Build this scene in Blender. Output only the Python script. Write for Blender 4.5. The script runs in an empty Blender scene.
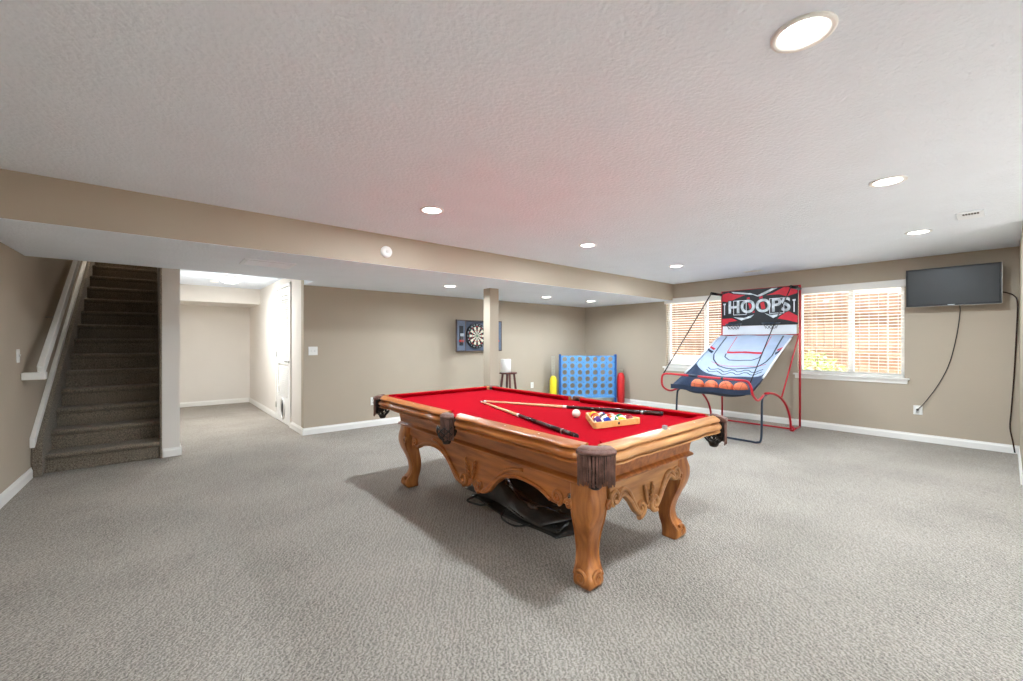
import bpy, bmesh, math, random
from mathutils import Vector, Matrix
random.seed(7)
C = bpy.context.scene
COL = C.collection
PI = math.pi

# ---------------------------------------------------------------- camera
cd = bpy.data.cameras.new('camera'); cam = bpy.data.objects.new('camera', cd); COL.objects.link(cam)
F = 421.0
cd.sensor_width = 36; cd.lens = F / 1023 * 36; cd.shift_y = 1 / 1023; cd.clip_start = .05
YAW = math.atan(494.5 / 421)                       # angle between view axis and world +X
cam.location = (0, 0, 1.28)
cam.rotation_euler = (PI / 2, 0, YAW - PI / 2)
C.camera = cam
# ---------------------------------------------------------------- world, sun, exposure
W = bpy.data.worlds.new('sky'); C.world = W; W.use_nodes = True
wn = W.node_tree.nodes; bg = wn['Background']; bg.inputs[0].default_value = (.80, .88, 1, 1); bg.inputs[1].default_value = 1.1
sd = bpy.data.lights.new('sun', 'SUN'); sun = bpy.data.objects.new('sun', sd); COL.objects.link(sun)
sd.energy = 26.0; sd.angle = math.radians(1.5); sd.color = (.97, .98, 1)
sun.rotation_euler = (math.radians(40), math.radians(-7), 0); sun.location = (3, 2, 9)
C.view_settings.view_transform = 'Standard'; C.view_settings.look = 'None'
C.view_settings.gamma = 1; C.view_settings.use_curve_mapping = False
C.view_settings.exposure = 1.05
C.cycles.use_denoising = True
C.cycles.max_bounces = 10; C.cycles.diffuse_bounces = 7
C.cycles.sample_clamp_indirect = 6
CAN_W = 19.0; DOME_W = 31.0; CAN_COL = (.81, .915, 1)

# ---------------------------------------------------------------- materials
def lin(c):
    return tuple(((v / 255) / 12.92 if v / 255 <= .04045 else ((v / 255 + .055) / 1.055) ** 2.4) for v in c) + (1,)
def nd(t, ty, **kw):
    n = t.nodes.new(ty)
    for k, v in kw.items(): setattr(n, k, v)
    return n
def mat(name, c, rough=.6, metal=0, var=0, vscale=8, bump=0, bscale=200, c2=None, stretch=None, emit=None, spec=.5, sheen=0, detail=4, alpha=None, bdist=.01):
    m = bpy.data.materials.new(name); m.use_nodes = True; t = m.node_tree; b = t.nodes['Principled BSDF']
    b.inputs['Base Color'].default_value = lin(c); b.inputs['Roughness'].default_value = rough
    b.inputs['Metallic'].default_value = metal; b.inputs['Specular IOR Level'].default_value = spec
    if sheen: b.inputs['Sheen Weight'].default_value = sheen
    tc = nd(t, 'ShaderNodeTexCoord'); src = tc.outputs['Object']
    if stretch:
        mp = nd(t, 'ShaderNodeMapping'); mp.inputs['Scale'].default_value = stretch
        t.links.new(src, mp.inputs[0]); src = mp.outputs[0]
    if var or c2:
        n = nd(t, 'ShaderNodeTexNoise'); n.inputs['Scale'].default_value = vscale; n.inputs['Detail'].default_value = detail
        t.links.new(src, n.inputs['Vector'])
        r = nd(t, 'ShaderNodeValToRGB'); r.color_ramp.elements[0].position = .3; r.color_ramp.elements[1].position = .7
        a = lin(c)
        if c2: e0, e1 = a, lin(c2)
        else: e0 = tuple(v * (1 - var) for v in a[:3]) + (1,); e1 = tuple(min(1, v * (1 + var)) for v in a[:3]) + (1,)
        r.color_ramp.elements[0].color = e0; r.color_ramp.elements[1].color = e1
        t.links.new(n.outputs[0], r.inputs[0]); t.links.new(r.outputs[0], b.inputs['Base Color'])
    if bump:
        n2 = nd(t, 'ShaderNodeTexNoise'); n2.inputs['Scale'].default_value = bscale; n2.inputs['Detail'].default_value = 3
        t.links.new(src, n2.inputs['Vector'])
        bp = nd(t, 'ShaderNodeBump'); bp.inputs['Strength'].default_value = bump; bp.inputs['Distance'].default_value = bdist
        t.links.new(n2.outputs[0], bp.inputs['Height']); t.links.new(bp.outputs[0], b.inputs['Normal'])
    if emit is not None:
        b.inputs['Emission Color'].default_value = lin(emit[0]); b.inputs['Emission Strength'].default_value = emit[1]
    if alpha is not None: b.inputs['Alpha'].default_value = alpha
    return m

def carpet_mat(name, c, c2, rows=True):
    m = bpy.data.materials.new(name); m.use_nodes = True; t = m.node_tree; b = t.nodes['Principled BSDF']
    b.inputs['Roughness'].default_value = 1; b.inputs['Specular IOR Level'].default_value = .05
    b.inputs['Sheen Weight'].default_value = .15
    tc = nd(t, 'ShaderNodeTexCoord')
    n1 = nd(t, 'ShaderNodeTexNoise'); n1.inputs['Scale'].default_value = 125; n1.inputs['Detail'].default_value = 5; n1.inputs['Roughness'].default_value = .7
    n2 = nd(t, 'ShaderNodeTexNoise'); n2.inputs['Scale'].default_value = 1.4; n2.inputs['Detail'].default_value = 5
    t.links.new(tc.outputs['Object'], n1.inputs['Vector']); t.links.new(tc.outputs['Object'], n2.inputs['Vector'])
    wv = nd(t, 'ShaderNodeTexWave'); wv.inputs['Scale'].default_value = 15; wv.inputs['Distortion'].default_value = 9
    wv.inputs['Detail'].default_value = 3; wv.inputs['Detail Scale'].default_value = 2.5
    mp = nd(t, 'ShaderNodeMapping'); mp.inputs['Rotation'].default_value = (0, 0, .65)
    t.links.new(tc.outputs['Object'], mp.inputs[0]); t.links.new(mp.outputs[0], wv.inputs['Vector'])
    a1 = nd(t, 'ShaderNodeMath', operation='MULTIPLY_ADD'); t.links.new(wv.outputs['Fac'], a1.inputs[0]); a1.inputs[1].default_value = .17 if rows else .05
    t.links.new(n1.outputs[0], a1.inputs[2])
    a2 = nd(t, 'ShaderNodeMath', operation='MULTIPLY_ADD'); t.links.new(n2.outputs[0], a2.inputs[0]); a2.inputs[1].default_value = .22
    t.links.new(a1.outputs[0], a2.inputs[2])
    r = nd(t, 'ShaderNodeValToRGB'); r.color_ramp.elements[0].position = .46; r.color_ramp.elements[1].position = .86
    r.color_ramp.elements[0].color = lin(c); r.color_ramp.elements[1].color = lin(c2)
    t.links.new(a2.outputs[0], r.inputs[0]); t.links.new(r.outputs[0], b.inputs['Base Color'])
    bp = nd(t, 'ShaderNodeBump'); bp.inputs['Strength'].default_value = .8; bp.inputs['Distance'].default_value = .016
    t.links.new(a1.outputs[0], bp.inputs['Height']); t.links.new(bp.outputs[0], b.inputs['Normal'])
    return m

M = {}
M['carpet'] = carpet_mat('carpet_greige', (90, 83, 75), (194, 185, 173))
M['shaded_carpet'] = carpet_mat('carpet_shaded', (78, 69, 58), (176, 162, 143), rows=False)  # same carpet in a darker, browner tone: stair shade put into the colour
M['wall'] = mat('wall_paint_taupe', (179, 166, 148), .75, var=.02, vscale=2, bump=.25, bscale=70, bdist=.004)
M['hall'] = mat('wall_paint_hall', (228, 222, 214), .75, var=.02, vscale=2, bump=.2, bscale=70, bdist=.004)
M['ceil'] = mat('ceiling_texture_white', (235, 243, 253), .85, var=.015, vscale=4, bump=.75, bscale=48, bdist=.008)
M['trim'] = mat('trim_white_paint', (240, 238, 233), .4, bump=.03)
M['white'] = mat('white_plastic', (238, 237, 233), .35, bump=.02)
M['offwhite'] = mat('white_enamel', (226, 224, 218), .45, bump=.02)
M['black'] = mat('black_plastic', (22, 23, 25), .45, bump=.05)
M['blackmetal'] = mat('black_metal', (26, 26, 28), .4, .4, bump=.03)
M['grille'] = mat('grille_white_enamel', (240, 246, 253), .5, bump=.02)
M['dark'] = mat('dark_slot', (40, 40, 42), .8, bump=.02)
M['chrome'] = mat('brushed_metal', (190, 188, 184), .3, .9, bump=.03)
M['oak'] = mat('honey_oak_varnished', (140, 76, 32), .32, c2=(196, 122, 60), vscale=3.2, stretch=(9, 1.1, 9), detail=6, bump=.05, bscale=30)
M['oakx'] = mat('honey_oak_lit_ends', (160, 106, 60), .3, c2=(208, 154, 100), vscale=3.2, stretch=(1.1, 9, 9), detail=6, bump=.05, bscale=30)  # end rails and aprons paler: light on them put into the colour
M['oakz'] = mat('honey_oak_leg', (140, 77, 34), .3, c2=(196, 128, 68), vscale=3.2, stretch=(9, 9, 1.2), detail=6, bump=.05, bscale=30)
M['felt'] = mat('red_billiard_cloth', (166, 8, 26), .95, var=.06, vscale=30, bump=.15, bscale=900, spec=.03)
M['leather'] = mat('brown_pocket_leather', (92, 62, 52), .55, c2=(132, 96, 84), vscale=25, bump=.3, bscale=160)
M['dleather'] = mat('dark_pocket_leather', (38, 28, 25), .5, bump=.3, bscale=160)
M['maple'] = mat('maple_cue_shaft', (222, 178, 126), .3, c2=(236, 198, 150), vscale=10, stretch=(1, 1, 8))
M['cuebutt'] = mat('dark_cue_butt', (34, 20, 16), .25, c2=(58, 30, 22), vscale=14)
M['rack'] = mat('rack_pine', (222, 158, 84), .4, c2=(236, 190, 122), vscale=6, stretch=(8, 2, 8))
M['vinyl'] = mat('black_vinyl_cover', (56, 55, 53), .24, var=.2, vscale=8, bump=.5, bscale=9, bdist=.02)
M['red_tube'] = mat('red_painted_tube', (196, 26, 44), .35, bump=.02)
M['navy_tube'] = mat('navy_painted_tube', (28, 44, 62), .35, bump=.02)
M['navy'] = mat('navy_nylon', (32, 48, 74), .6, var=.15, vscale=7, bump=.3, bscale=14, bdist=.02)
M['sheet'] = mat('pale_blue_nylon', (166, 181, 205), .6, var=.07, vscale=5, bump=.3, bscale=10, bdist=.02)
M['white_nylon'] = mat('white_nylon', (226, 232, 240), .6, bump=.1, bscale=12)
M['red_print'] = mat('red_print', (206, 22, 48), .5, var=.1, vscale=20)
M['black_print'] = mat('black_print', (14, 18, 24), .5, var=.3, vscale=20)
M['silver_print'] = mat('silver_print', (150, 160, 168), .4, c2=(232, 240, 244), vscale=14)
M['ball_orange'] = mat('orange_rubber', (232, 118, 76), .6, var=.05, bump=.4, bscale=300)
M['blue_board'] = mat('blue_plastic', (92, 156, 216), .4, var=.03, bump=.03)
M['blue_dark'] = mat('blue_plastic_edge', (26, 82, 150), .4, bump=.03)
M['yellow'] = mat('yellow_plastic', (232, 214, 40), .4, bump=.1, bscale=60)
M['redp'] = mat('red_plastic', (206, 36, 40), .4, bump=.1, bscale=60)
M['net'] = mat('pale_cord_net', (196, 190, 172), .8, bump=.2)
M['stool'] = mat('dark_cherry_wood', (74, 34, 30), .35, c2=(104, 52, 44), vscale=8, stretch=(6, 6, 1))
M['walnut'] = mat('dark_cabinet_wood', (62, 50, 50), .45, c2=(92, 76, 72), vscale=10, stretch=(6, 6, 1))
M['grey_felt'] = mat('grey_cabinet_lining', (98, 108, 126), .9, var=.12, vscale=40)
M['cream'] = mat('dartboard_cream', (226, 220, 200), .8, var=.04, vscale=40)
M['green'] = mat('dartboard_green', (40, 110, 70), .8, bump=.1)
M['screen'] = mat('tv_screen_glass', (50, 52, 53), .38, var=.1, vscale=3)
M['wood_fence'] = mat('cedar_fence', (102, 77, 58), .8, c2=(124, 96, 74), vscale=2.2, stretch=(1, 7, .6), bump=.2, bscale=20)
M['leaf'] = mat('bush_leaves', (84, 108, 44), .6, c2=(140, 150, 76), vscale=12)
M['ground'] = mat('ground_pale_bounce', (226, 220, 210), .9, var=.12, vscale=3, bump=.4, bscale=12)  # unseen ground, kept pale so it throws daylight up indoors
M['stone'] = mat('pale_stone', (150, 147, 142), .8, var=.06, vscale=6, bump=.2, bscale=20)
M['slat'] = mat('blind_slat_white', (240, 238, 232), .4, bump=.02)
M['vinylframe'] = mat('window_vinyl_white', (232, 232, 230), .35, bump=.02)
def emis(name, c, s):
    m = bpy.data.materials.new(name); m.use_nodes = True; t = m.node_tree; t.nodes.remove(t.nodes['Principled BSDF'])
    e = nd(t, 'ShaderNodeEmission'); e.inputs[0].default_value = c + (1,); e.inputs[1].default_value = s
    t.links.new(e.outputs[0], t.nodes['Material Output'].inputs[0]); return m
M['lamp'] = emis('lit_lens', (1, .97, .92), 9)
M['domelamp'] = emis('lit_dome_glass', (1, .97, .92), 3.2)
g = bpy.data.materials.new('window_glass'); g.use_nodes = True; t = g.node_tree; t.nodes.remove(t.nodes['Principled BSDF'])
tr = nd(t, 'ShaderNodeBsdfTransparent'); gl = nd(t, 'ShaderNodeBsdfGlossy'); gl.inputs['Roughness'].default_value = .03
fr = nd(t, 'ShaderNodeMixShader'); fr.inputs[0].default_value = .05
t.links.new(tr.outputs[0], fr.inputs[1]); t.links.new(gl.outputs[0], fr.inputs[2]); t.links.new(fr.outputs[0], t.nodes['Material Output'].inputs[0])
M['glass'] = g

# ---------------------------------------------------------------- mesh helpers
def V(*a): return Vector(a)
def box(bm, x0, x1, y0, y1, z0, z1, mi=0):
    vs = [bm.verts.new(p) for p in ((x0, y0, z0), (x1, y0, z0), (x1, y1, z0), (x0, y1, z0), (x0, y0, z1), (x1, y0, z1), (x1, y1, z1), (x0, y1, z1))]
    for f in ((3, 2, 1, 0), (4, 5, 6, 7), (0, 1, 5, 4), (1, 2, 6, 5), (2, 3, 7, 6), (3, 0, 4, 7)):
        bm.faces.new([vs[i] for i in f]).material_index = mi
    return vs
def obox(bm, c, ax, ay, az, hx, hy, hz, mi=0):
    """box with centre c and unit axes"""
    c = Vector(c); vs = []
    for sz in (-1, 1):
        for sx, sy in ((-1, -1), (1, -1), (1, 1), (-1, 1)):
            vs.append(bm.verts.new(c + ax * hx * sx + ay * hy * sy + az * hz * sz))
    for f in ((3, 2, 1, 0), (4, 5, 6, 7), (0, 1, 5, 4), (1, 2, 6, 5), (2, 3, 7, 6), (3, 0, 4, 7)):
        bm.faces.new([vs[i] for i in f]).material_index = mi
def beam(bm, p, q, w, h, up=(0, 0, 1), mi=0):
    p, q = Vector(p), Vector(q); d = (q - p).normalized(); u = Vector(up); s = d.cross(u).normalized(); u = s.cross(d)
    obox(bm, (p + q) / 2, d, s, u, (q - p).length / 2, w / 2, h / 2, mi)
def loft(bm, rings, closed=True, caps=True, mi=0, smooth=True):
    R = [[bm.verts.new(p) for p in r] for r in rings]; n = len(R[0])
    for a, b in zip(R, R[1:]):
        for i in range(n if closed else n - 1):
            j = (i + 1) % n
            f = bm.faces.new((a[i], a[j], b[j], b[i])); f.smooth = smooth; f.material_index = mi
    if caps and closed:
        f = bm.faces.new(R[0][::-1]); f.material_index = mi
        f = bm.faces.new(R[-1]); f.material_index = mi
    return R
def tube(bm, pts, r, n=10, closed=False, mi=0):
    pts = [Vector(p) for p in pts]; rings = []
    rr = r if isinstance(r, (list, tuple)) else [r] * len(pts)
    prev = None; N = len(pts)
    for i, p in enumerate(pts):
        if closed: d = pts[(i + 1) % N] - pts[i - 1]
        else: d = pts[min(i + 1, N - 1)] - pts[max(i - 1, 0)]
        d.normalize()
        if prev is None:
            a = Vector((0, 0, 1)) if abs(d.z) < .9 else Vector((1, 0, 0))
            s = d.cross(a).normalized()
        else:
            s = (prev - d * prev.dot(d)).normalized()
        prev = s; u = d.cross(s)
        rings.append([p + (s * math.cos(k * 2 * PI / n) + u * math.sin(k * 2 * PI / n)) * rr[i] for k in range(n)])
    if closed:
        R = [[bm.verts.new(q) for q in ring] for ring in rings]
        for i in range(N):
            a, b = R[i], R[(i + 1) % N]
            for k in range(n):
                f = bm.faces.new((a[k], a[(k + 1) % n], b[(k + 1) % n], b[k])); f.smooth = True; f.material_index = mi
    else: loft(bm, rings, mi=mi)
def lathe(bm, c, prof, n=24, ax=None, mi=0):
    """prof list of (r, h) along axis ax from c"""
    c = Vector(c); ax = Vector(ax or (0, 0, 1)).normalized()
    a = Vector((1, 0, 0)) if abs(ax.x) < .9 else Vector((0, 1, 0))
    s = ax.cross(a).normalized(); u = ax.cross(s)
    loft(bm, [[c + ax * h + (s * math.cos(k * 2 * PI / n) + u * math.sin(k * 2 * PI / n)) * max(r, 1e-4) for k in range(n)] for r, h in prof], mi=mi)
def prism(bm, pts, o, ux, uy, uz, depth, mi=0):
    """2D outline pts in frame (ux, uy) at o, extruded along uz"""
    o, ux, uy, uz = map(Vector, (o, ux, uy, uz))
    a = [bm.verts.new(o + ux * x + uy * y) for x, y in pts]; b = [bm.verts.new(o + ux * x + uy * y + uz * depth) for x, y in pts]
    n = len(pts)
    bm.faces.new(a[::-1]).material_index = mi; bm.faces.new(b).material_index = mi
    for i in range(n): bm.faces.new((a[i], a[(i + 1) % n], b[(i + 1) % n], b[i])).material_index = mi
def sphere(bm, c, r, nu=20, nv=12, mi=0):
    bm2 = bmesh.ops.create_uvsphere(bm, u_segments=nu, v_segments=nv, radius=r, matrix=Matrix.Translation(c))
    for v in bm2['verts']:
        for f in v.link_faces: f.smooth = True; f.material_index = mi
def smooth_path(pts, k=6):
    """Catmull-Rom through pts"""
    P = [Vector(p) for p in pts]; P = [P[0] * 2 - P[1]] + P + [P[-1] * 2 - P[-2]]; out = []
    for i in range(1, len(P) - 2):
        for j in range(k):
            t = j / k; a, b, c, d = P[i - 1:i + 3]
            out.append(.5 * ((2 * b) + (c - a) * t + (2 * a - 5 * b + 4 * c - d) * t * t + (3 * b - a - 3 * c + d) * t ** 3))
    out.append(P[-2]); return out
def obj(name, bm, m, parent=None, bevel=0, loc=None, seg=2, recalc=True):
    if recalc: bmesh.ops.recalc_face_normals(bm, faces=bm.faces)
    me = bpy.data.meshes.new(name); bm.to_mesh(me); bm.free()
    for x in (m if isinstance(m, (list, tuple)) else [m]): me.materials.append(M[x] if isinstance(x, str) else x)
    o = bpy.data.objects.new(name, me); COL.objects.link(o)
    if parent: o.parent = parent
    if loc: o.location = loc
    if bevel:
        b = o.modifiers.new('bevel', 'BEVEL'); b.width = bevel; b.segments = seg; b.limit_method = 'ANGLE'; b.angle_limit = math.radians(40)
    return o
def B(): return bmesh.new()
def thing(name, label, cat, loc=(0, 0, 0), rz=0, group=None):
    o = bpy.data.objects.new(name, None); COL.objects.link(o); o.empty_display_size = .1
    o.location = loc; o.rotation_euler = (0, 0, rz); o['label'] = label; o['category'] = cat
    if group: o['group'] = group
    return o
def tag(o, label, cat, group=None):
    o['label'] = label; o['category'] = cat
    if group: o['group'] = group
    return o
def struct(o, label=None):
    o['kind'] = 'structure'
    if label: o['label'] = label
    return o
def sgroup(name, label, loc=(0, 0, 0)):
    o = bpy.data.objects.new(name, None); COL.objects.link(o); o.empty_display_size = .1; o.location = loc; o['kind'] = 'structure'; o['label'] = label
    return o
def copy_tree(o, parent=None):
    c = o.copy(); COL.objects.link(c); c.parent = parent
    for ch in list(o.children): copy_tree(ch, c)
    return c
def boxes(name, m, lst, parent=None, bevel=0):
    bm = B()
    for b in lst: box(bm, *b)
    return obj(name, bm, m, parent, bevel)

# ================================================================ ROOM SHELL
XW = 7.48; YB = 6.20; ZC = 2.36; ZS = 2.05; YBM = 4.07
def XL(y): return -.87 + .03 * (y - 6)
XH0, XH1, YH = .23, 1.56, 10.37
struct(boxes('floor', 'carpet', [(-1.6, 7.6, -3.2, 10.6, -.12, 0)]), 'grey beige carpet over the whole basement floor')
struct(boxes('ceiling', 'ceil', [(-1.4, 7.7, -3.25, YBM + .08, ZC, ZC + .15)]), 'white textured main ceiling')
# lower ceiling behind the beam; open over the stair and the hall
struct(boxes('ceiling_lowered', 'ceil', [(-1.4, 7.6, YBM + .005, 5.72, ZS, ZS + .12), (1.565, 7.6, 5.72, 6.3, ZS, ZS + .12)]), 'lowered white ceiling behind the long beam')
struct(boxes('ceiling_beam', 'wall', [(-1.4, 7.6, YBM, YBM + .10, ZS + .003, ZC + .02)]), 'long taupe beam face across the ceiling')
struct(boxes('ceiling_hall', 'ceil', [(XH0 - .1, 1.7, 5.7, 10.5, 2.275, 2.4)]), 'white ceiling of the hall recess')
struct(boxes('trim_1', 'hall', [(XH0 - .02, 1.565, 9.25, 10.5, 1.99, 2.28)]), 'bulkhead across the end of the hall')
struct(boxes('wall_back', 'wall', [(XH1, 7.6, YB, YB + .12, 0, 2.3)]), 'taupe back wall with the dartboard')
struct(boxes('wall_hall_right', 'hall', [(XH1, 1.68, YB + .12, 6.9, 0, 2.3), (XH1, 1.68, 7.78, 10.5, 0, 2.3), (XH1, 1.68, 6.9, 7.78, 2.13, 2.3), (XH1 + .06, 1.68, 6.9, 7.78, 0, 2.14)]), 'hall wall with the louvered door')
struct(boxes('wall_hall_back', 'hall', [(0, 1.7, YH, YH + .12, 0, 2.3)]), 'end wall of the hall')
struct(boxes('wall_stair', 'hall', [(.075, XH0, 6.03, 10.4, 0, 2.8)]), 'narrow wall end between staircase and hall')
bm = B()
prism(bm, [(XL(-3.2) - .12, -3.2), (XL(-3.2), -3.2), (XL(11), 11), (XL(11) - .12, 11)], (0, 0, 0), (1, 0, 0), (0, 1, 0), (0, 0, 1), 4.6)
struct(obj('wall_left', bm, 'wall'), 'taupe left wall beside the staircase')
FX0, FX1, FZ0, FZ1 = 2.2, 5.6, .80, 2.15
struct(boxes('wall_front', 'wall', [(-1.6, FX0, -3.2, -3.08, 0, ZC + .1), (FX1, 7.6, -3.2, -3.08, 0, ZC + .1), (FX0, FX1, -3.2, -3.08, 0, FZ0), (FX0, FX1, -3.2, -3.08, FZ1, ZC + .1)]), 'wall behind the camera')
w3 = sgroup('window_3', 'wide window added behind the camera to let in more daylight', ((FX0 + FX1) / 2, -3.14, FZ0))  # window added out of view, brings extra daylight into the room
hw = (FX1 - FX0) / 2; hh = FZ1 - FZ0
bm = B()
for b in ((-hw, -hw + .05, 0, hh), (hw - .05, hw, 0, hh), (-hw + .05, hw - .05, 0, .05), (-hw + .05, hw - .05, hh - .05, hh), (-.6, -.55, .05, hh - .05), (.55, .6, .05, hh - .05)): box(bm, b[0], b[1], -.04, .02, b[2], b[3])
obj('window_frame', bm, 'vinylframe', w3)
for a, b in ((-hw + .05, -.6), (-.55, .55), (.6, hw - .05)):
    bm = B(); box(bm, a, b, -.012, -.006, .05, hh - .05); obj('glass', bm, 'glass', w3)
struct(boxes('wall_return', 'wall', [(5.9, 7.6, -.22, -.10, 0, ZC + .1), (5.9, 6.02, -3.08, -.22, 0, ZC + .1)]), 'short return wall right of the television')
struct(boxes('wall_stairwell', 'wall', [(.06, .26, 6.4, 10.9, 2.42, 4.6), (-1.4, .3, 10.7, 10.9, 0, 4.6), (-1.4, 1.7, 5.6, 5.72, 2.06, 4.6), (-1.4, .3, 5.6, 10.9, 4.5, 4.6), (.05, .26, 5.72, 6.5, 2.4, 4.6)]), 'enclosing walls above the staircase')

# window wall with two openings
WZ0, WZ1 = .80, 2.045
W1 = (2.87, 4.22); W2 = (.86, 2.06)
struct(boxes('wall_right', 'wall', [
    (XW, XW + .16, -.3, 6.3, 0, WZ0), (XW, XW + .16, -.3, 6.3, WZ1, ZC + .1),
    (XW, XW + .16, -.3, W2[0], WZ0, WZ1), (XW, XW + .16, W2[1], W1[0], WZ0, WZ1), (XW, XW + .16, W1[1], 6.3, WZ0, WZ1)]), 'taupe wall with two windows')

def window(n, y0, y1, ym, label):
    w = sgroup('window_%d' % n, label, (XW, (y0 + y1) / 2, WZ0)); c = Vector(w.location)
    def P(bmm, *b): box(bmm, b[0] - c.x, b[1] - c.x, b[2] - c.y, b[3] - c.y, b[4] - c.z, b[5] - c.z)
    bm = B(); fx0, fx1 = XW + .08, XW + .14
    P(bm, fx0, fx1, y0, y0 + .045, WZ0, WZ1); P(bm, fx0, fx1, y1 - .045, y1, WZ0, WZ1)
    P(bm, fx0, fx1, y0 + .045, y1 - .045, WZ0, WZ0 + .05); P(bm, fx0, fx1, y0 + .045, y1 - .045, WZ1 - .05, WZ1)
    P(bm, fx0, fx1, ym - .03, ym + .03, WZ0 + .05, WZ1 - .05)
    obj('window_frame', bm, 'vinylframe', w, .004)
    bm = B(); P(bm, fx0 + .025, fx0 + .031, y0 + .045, ym - .03, WZ0 + .05, WZ1 - .05); obj('glass', bm, 'glass', w)
    bm = B(); P(bm, fx0 + .025, fx0 + .031, ym + .03, y1 - .045, WZ0 + .05, WZ1 - .05); obj('glass', bm, 'glass', w)
    bm = B(); P(bm, XW - .045, XW + .08, y0 - .05, y1 + .05, WZ0 - .022, WZ0 + .002); P(bm, XW - .016, XW - .001, y0 - .03, y1 + .03, WZ0 - .075, WZ0 - .022)
    obj('window_sill', bm, 'trim', w, .004)
window(1, W1[0], W1[1], 3.50, 'left window behind the basketball game')
window(2, W2[0], W2[1], 1.43, 'right window beside the television')

def blind(y0, y1, label):
    z1 = WZ1; b = thing('window_blind', label, 'blind', (XW, (y0 + y1) / 2, WZ0), group='white slatted window blinds'); yc = (y0 + y1) / 2
    w = (y1 - y0) / 2 - .008
    bm = B(); box(bm, -.035, -.002, -w - .03, w + .03, z1 - WZ0 - .05, z1 - WZ0 + .045); box(bm, .002, .05, -w, w, z1 - WZ0 - .05, z1 - WZ0 - .005)
    obj('valance', bm, 'slat', b, .006)
    bm = B(); z = .055; tl = math.radians(-6)
    while z < z1 - WZ0 - .06:
        obox(bm, (.034, 0, z), Vector((math.cos(tl), 0, math.sin(tl))), Vector((0, 1, 0)), Vector((-math.sin(tl), 0, math.cos(tl))), .024, w, .0014); z += .0435
    obj('slats', bm, 'slat', b)
    bm = B(); box(bm, .01, .058, -w, w, .006, .026); obj('bottom_rail', bm, 'slat', b, .004)
    bm = B()
    for k in (-.72, 0, .72):
        for x in (.008, .060): tube(bm, [(x, k * w, .02), (x, k * w, z1 - WZ0 - .04)], .0012, 5)
    obj('ladder_cords', bm, 'slat', b)
blind(W1[0], W1[1], 'white slatted blind in the left window, behind the basketball game')
blind(W2[0], W2[1], 'white slatted blind in the right window, next to the television')

# baseboards
def bboard(name, p, q, nrm, h=.095, th=.014, label=None):
    p, q, nrm = Vector(p), Vector(q), Vector(nrm); bm = B(); d = (q - p)
    prism(bm, [(0, 0), (th, 0), (th, h * .72), (th * .6, h * .86), (th * .45, h), (0, h)], (p.x, p.y, .002), nrm, (0, 0, 1), d.normalized(), d.length)
    return struct(obj(name, bm, 'trim'), label)
bboard('baseboard_right', (XW - .001, -.1, 0), (XW - .001, YB, 0), (-1, 0, 0), label='white baseboard under the windows')
bboard('baseboard_back', (1.548, YB - .001, 0), (XW, YB - .001, 0), (0, -1, 0), label='white baseboard of the back wall')
bboard('baseboard_hall_right', (XH1 - .001, YB - .014, 0), (XH1 - .001, 6.865, 0), (-1, 0, 0), label='white baseboard at the hall corner')
bboard('baseboard_hall_far', (XH1 - .001, 7.82, 0), (XH1 - .001, YH, 0), (-1, 0, 0), label='white baseboard beyond the louvered door')
bboard('baseboard_hall_back', (XH0, YH - .001, 0), (XH1, YH - .001, 0), (0, -1, 0), label='white baseboard at the end of the hall')
bboard('baseboard_stair', (.085, 6.029, 0), (XH0 + .014, 6.029, 0), (0, -1, 0), label='white baseboard on the wall end')
bboard('baseboard_hall_left', (XH0 + .001, 6.016, 0), (XH0 + .001, YH, 0), (1, 0, 0), label='white baseboard left side of the hall')
bboard('baseboard_left', (XL(-3) + .001, -3, 0), (XL(5.93) + .001, 5.93, 0), (1, -.03, 0), h=.10, label='white baseboard left of the stairs')
bboard('baseboard_return', (5.9, -.099, 0), (XW, -.099, 0), (0, 1, 0), label='white baseboard on the return wall')

# square column under the lowered ceiling
struct(obj('column', (lambda bm: (box(bm, 3.69, 3.85, 4.81, 4.97, 0, ZS + .001), bm)[1])(B()), 'wall', bevel=.006), 'square taupe support post behind the pool table')

# ================================================================ STAIRCASE
st = sgroup('staircase', 'carpeted stairs, shade toned into them, rising between two walls', (-.4, 6.02, 0))
RISE, RUN, Y0 = .188, .25, 6.02
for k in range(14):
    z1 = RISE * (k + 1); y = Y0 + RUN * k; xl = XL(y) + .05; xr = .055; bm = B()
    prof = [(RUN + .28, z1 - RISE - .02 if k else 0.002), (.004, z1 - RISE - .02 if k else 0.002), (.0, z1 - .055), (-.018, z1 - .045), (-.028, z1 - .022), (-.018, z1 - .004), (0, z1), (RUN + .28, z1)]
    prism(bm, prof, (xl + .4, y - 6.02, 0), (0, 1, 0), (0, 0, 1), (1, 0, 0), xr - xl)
    obj('step', bm, 'shaded_carpet', st, .008)
def strip_along(name, pts, x_off, th, m, bev=0):
    """outline in (y,z) pressed against the slanted left wall"""
    bm = B(); a = [bm.verts.new((XL(y) + x_off + .4, y - 6.02, z)) for y, z in pts]; b = [bm.verts.new((XL(y) + x_off + th + .4, y - 6.02, z)) for y, z in pts]
    n = len(pts); bm.faces.new(a); bm.faces.new(b[::-1])
    for i in range(n): bm.faces.new((a[i], a[(i + 1) % n], b[(i + 1) % n], b[i]))
    return obj(name, bm, m, st, bev)
def zt(y): return .30 + .715 * (y - 5.82)
strip_along('carpeted_skirt', [(5.93, .002), (9.6, 2.0), (9.6, zt(9.6)), (5.93, zt(5.93) - .02), (5.90, .2), (5.91, .002)], .002, .075, 'shaded_carpet', .01)
strip_along('white_skirt_cap', [(5.86, zt(5.86) - .04), (9.6, zt(9.6) - .02), (9.6, zt(9.6) + .05), (5.86, zt(5.86) + .05)], .002, .035, 'trim', .004)
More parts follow.
